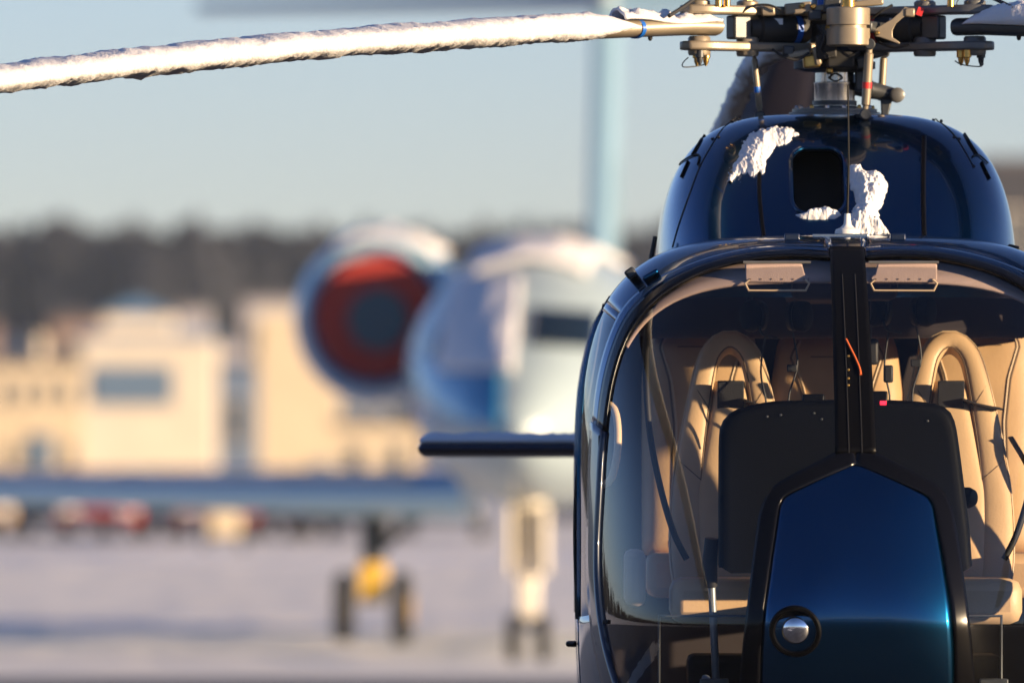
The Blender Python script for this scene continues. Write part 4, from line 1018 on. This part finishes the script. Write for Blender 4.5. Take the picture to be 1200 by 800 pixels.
building(60, 110, 375, 520, 'brownwall', 'roofdark', 'narrow brown house between cream buildings', gable=True, cols=1)
building(4, 44, 392, 530, 'palewall', 'roofdark', 'small pale gabled house behind the long cream building', gable=True, cols=2, floors=2)
building(196, 250, 402, 500, 'cream', 'roofblue', 'small cream house with blue roof beside the wide pale building', gable=True, cols=2, floors=2)
building(254, 292, 404, 610, 'greywall', 'roofdark', 'grey house far behind the dark blue shed', gable=True, cols=1, floors=2)
building(-60, -8, 380, 560, 'brownwall', 'roofdark', 'brown gabled house beyond the end of the long cream building', gable=True, cols=2)
building(98, 250, 398, 445, 'palewall', 'roofblue', 'pale wide building with a blue shutter across its front', floors=1, cols=0, depth=6, band=(-.12, .70, .62, .26))
building(120, 200, 370, 540, 'palewall', 'roofblue', 'white house with a blue gable roof behind the wide building', gable=True, cols=2)
building(206, 240, 362, 560, 'greywall', 'roofdark', 'grey gabled house behind the wide pale building', gable=True, cols=1)
building(252, 302, 430, 500, 'bluewall', 'roofdark', 'dark blue shed beside the tall cream tower', cols=1, floors=1)
building(303, 396, 372, 430, 'cream', 'palewall', 'tall plain cream tower block', cols=0, floors=1, depth=5, band=(.30, .1, .2, .16))
building(285, 350, 352, 580, 'greywall', 'roofdark', 'pale grey house behind the tall tower', cols=2)
building(398, 462, 448, 470, 'bluewall', 'roofblue', 'blue grey hall behind the engine of the jet', cols=2, floors=1)
building(392, 490, 500, 400, 'cream', 'roofdark', 'low cream annexe under the engine of the jet', cols=2, floors=1, depth=5)
building(560, 700, 470, 480, 'palewall', 'roofdark', 'pale hall hidden behind the business jet', cols=3, floors=1)
M['darkwall'] = mat('dark_cladding', (.035, .036, .045), .7)
building(1160, 1330, 195, 330, 'darkwall', 'roofdark', 'dark hall beyond the right side of the helicopter', cols=3, floors=2, depth=12)

# parked cars, seen end on
carpaint = {}
def car(px, d, col, label):
    k = d / FP; x = CX + (px - 600) * k; r = empty('parked_car', (x, d - CD, 0), R(random.uniform(-6, 6))); tag(r, label, 'car', 'cars parked along the edge of the airfield')
    m_ = mat('car_paint', col, .3, .2, .8)
    prof = [(-2.1, .35), (-2.15, .62), (-1.9, .78), (-.95, .92), (2.0, .95), (2.12, .7), (2.1, .35)]
    MB().prism([(-.86, y, z) for y, z in prof], (1.72, 0, 0)).build('body', m_, r, bevel=.08)
    rows = [[(sx * (.84 - .16 * (z - .9) / .55) , y, z) for sx in (-1, 1)] for y, z in ()]
    b = MB(); lo_ = [(-.82, -1.0), (.82, -1.0), (.82, 1.9), (-.82, 1.9)]; hi_ = [(-.64, -.25), (.64, -.25), (.64, 1.45), (-.64, 1.45)]
    b.add([(x_, y_, .92) for x_, y_ in lo_] + [(x_, y_, 1.46) for x_, y_ in hi_], [(0, 1, 5, 4), (1, 2, 6, 5), (2, 3, 7, 6), (3, 0, 4, 7), (4, 5, 6, 7)]); cb = b.build('cabin', m_, r, bevel=.05)
    b = MB().add([(-.70, -.93, .99), (.70, -.93, .99), (.58, -.36, 1.40), (-.58, -.36, 1.40)], [(0, 1, 2, 3)])
    for v in b.v: v.y -= .03; v.z += .015
    b.build('windscreen', M['pane'], cb, thick=.01)
    for sx in (-1, 1):
        MB().add([(sx * .83, -.7, 1.0), (sx * .83, 1.5, 1.0), (sx * .69, 1.3, 1.40), (sx * .69, -.2, 1.40)], [(0, 1, 2, 3)]).build('side_window', M['pane'], cb, thick=.02)
        MB().box((sx * .62, -2.1, .66), (.34, .1, .16)).build('headlight', M['white'], r, bevel=.03)
        for yy in (-1.35, 1.3):
            wh = MB().lathe((sx * .70, yy, .32), [(.2, 0), (.31, 0), (.32, .04), (.32, .16), (.3, .19), (.2, .19)], (sx, 0, 0), 18).build('wheel', M['tyre'], r)
            MB().lathe((sx * .70, yy, .32), [(.19, .0), (.2, .195), (.05, .2)], (sx, 0, 0), 14).build('rim', M['jetgrey'], wh)
    MB().box((0, -2.12, .46), (1.3, .08, .16)).build('grille', M['rubber'], r)
for i, (px, col, nm) in enumerate(((-30, (.45, .30, .15), 'tan car at the end of the parked row near the long cream building'), (30, (.62, .42, .22), 'sand coloured car in the parked row before the cream building'), (78, (.50, .34, .2), 'beige car beside the red one in the parked row'), (122, (.42, .04, .03), 'red car parked in front of the pale wide building'), (165, (.10, .13, .2), 'dark blue car in the parked row'), (208, (.45, .05, .05), 'bright red car parked left of the tall tower' if False else 'red car between the dark blue and the maroon car'), (248, (.25, .03, .05), 'maroon car parked before the dark blue shed'), (300, (.12, .04, .06), 'dark wine coloured car before the tall tower'), (350, (.14, .14, .18), 'grey car parked in front of the tall tower'), (402, (.1, .12, .2), 'navy car parked in front of the low annexe'), (520, (.10, .13, .18), 'slate car parked beyond the jet gear'), (660, (.12, .14, .2), 'dark car parked beyond the nose gear of the jet'))):
    car(px, 222 + (i % 3) * 5, col, nm)
# marker cones / boxes on the snow
for px, d in ((262, 200),):
    k = d / FP; x = CX + (px - 600) * k
    r = empty('equipment_cart', (x, d - CD, 0)); tag(r, 'small cream equipment cart standing on the snow before the maroon car', 'cart')
    MB().box((0, 0, .52), (.6, 1.1, .5)).build('body', M['cream'], r, bevel=.05); MB().box((0, 0, .79), (.64, 1.14, .06)).build('lid', M['palewall'], r, bevel=.02)
    for sx in (-1, 1):
        for yy in (-.4, .4): MB().lathe((sx * .3, yy, .17), [(.1, 0), (.17, .01), (.17, .09), (.1, .1)], (sx, 0, 0), 16).build('wheel', M['tyre'], r)
# snow ridges pushed up beside the cleared strips
def ridge(x0, x1, y, h, w_, seed, label):
    rows = []
    for i in range(121):
        x = x0 + (x1 - x0) * i / 120; r = []
        for k in range(13):
            t = k / 6 - 1; r.append((x, y + t * w_ + .6 * fbm((x * .08, seed, 0)), -.02 + h * (1 - t * t) * (.7 + .6 * fbm((x * .35, t * 1.5, seed)))))
        rows.append(r)
    o = MB().grid(rows).build('snow_bank', M['snow'], ang=0); tag(o, label, 'snow bank', kind='stuff')
def churned():
    rows = []; nx, ny = 110, 330
    for j in range(ny + 1):
        y = 64 + (200 - 64) * j / ny; r = []
        for i in range(nx + 1):
            x = -24 + 38 * i / nx; e_ = min(1, i / 6, (nx - i) / 6, j / 4, (ny - j) / 6)
            r.append((x, y, -.03 + e_ * (.02 + .07 * fbm((x * 1.3, y * 1.0, 3), 3) + .03 * fbm((x * .2, y * .5, 9), 2))))
        rows.append(r)
    o = MB().grid(rows).build('churned_snow', M['groundsnow'], ang=0); tag(o, 'trampled uneven snow under and round the business jet', 'snow', kind='stuff')
churned()
ridge(-40, 40, 88, .16, 1.6, 2, 'low ploughed bank of snow behind the business jet')
ridge(-60, 60, 150, .28, 2.4, 5, 'long ploughed bank of snow before the parked cars')

# ------------------------------------------------------------------ far woods all round
M['wood'] = mat('winter_wood', (.006, .008, .014), .95, base2=(.015, .015, .020), vscale=.05)
def woods(name, rad, depth, n, hmin, hmax, a0, a1, label, seed):
    rnd = random.Random(seed); b = MB()
    for i in range(n):
        a = a0 + (a1 - a0) * rnd.random(); r_ = rad + depth * rnd.random(); x, y = r_ * math.sin(a), r_ * math.cos(a); z0 = 0 if r_ < 700 else (r_ - 700) * .004
        h = hmin + (hmax - hmin) * rnd.random() ** 1.2 + .8 * noise.noise(Vector((a * 14, seed, 0))); w_ = h * (.16 + .10 * rnd.random()); o = len(b.v); m = 6; q0 = rnd.random() * 6
        con = rnd.random() < .6
        prof = ((.10, .06), (1.0, .16), (.55, .45), (.72, .48), (.30, .76), (.02, 1.0)) if con else ((.08, 0), (.3, .22), (.9, .45), (1.0, .68), (.7, .88), (.1, 1.0))
        for (rr, hh) in prof:
            for k in range(m):
                q = q0 + 2 * math.pi * k / m; j = 1 + .35 * (rnd.random() - .5); b.v.append(Vector((x + .62 * rr * w_ * j * math.cos(q), y + .62 * rr * w_ * j * math.sin(q), z0 + h * hh * (1 + .04 * (rnd.random() - .5)))))
        for i2 in range(len(prof) - 1):
            for k in range(m): b.f.append((o + i2 * m + k, o + i2 * m + (k + 1) % m, o + (i2 + 1) * m + (k + 1) % m, o + (i2 + 1) * m + k))
        for _ in range(26):                          # ragged boughs round the core
            hh = .12 + .84 * rnd.random(); rr = w_ * (1.15 * (1 - hh) + .12 if con else 1.05 * math.sin(math.pi * min(1, hh)) ** .7) * (.55 + .55 * rnd.random()); q = rnd.random() * 6.283; sz = h * (.035 + .05 * rnd.random())
            c = Vector((x + rr * math.cos(q), y + rr * math.sin(q), z0 + h * hh)); o = len(b.v); tx, ty = -math.sin(q), math.cos(q); dz = -.5 if con else .4
            b.v += [c + Vector((tx * sz, ty * sz, sz * (dz + rnd.random() - .5))), c + Vector((-tx * sz, -ty * sz, sz * (dz + rnd.random() - .5))), c + Vector((math.cos(q) * sz * .9, math.sin(q) * sz * .9, sz * (dz * 1.4 + rnd.random() - .5))), c + Vector((0, 0, sz))]
            b.f += [(o, o + 1, o + 2), (o, o + 3, o + 1)]
    me = bpy.data.meshes.new(name); me.from_pydata([v[:] for v in b.v], [], b.f); me.update(); me.materials.append(M['wood'])
    ob = bpy.data.objects.new(name, me); COL.objects.link(ob); tag(ob, label, 'woods', kind='stuff')
woods('far_woods', 840, 160, 6000, 17.5, 20.5, R(-22), R(22), 'dark far wood along the horizon behind the jet', 1)
woods('far_woods', 430, 130, 5200, 7, 15, R(22), R(338), 'dark wood ringing the rest of the airfield', 2)

# ------------------------------------------------------------------ hazy air
hz = MB().box((0, 0, 19.0), (2600, 2600, 41.0)).build('haze', bpy.data.materials.new('haze_air'), smooth=False)
m_ = hz.data.materials[0]; m_.use_nodes = True; t = m_.node_tree; t.nodes.clear(); o_ = t.nodes.new('ShaderNodeOutputMaterial'); pv = t.nodes.new('ShaderNodeVolumePrincipled')
pv.inputs['Color'].default_value = (.70, .82, 1.0, 1); pv.inputs['Density'].default_value = .00014; pv.inputs['Anisotropy'].default_value = .1
t.links.new(pv.outputs[0], o_.inputs['Volume']); tag(hz, 'thin cold haze over the whole airfield', 'haze', kind='stuff')
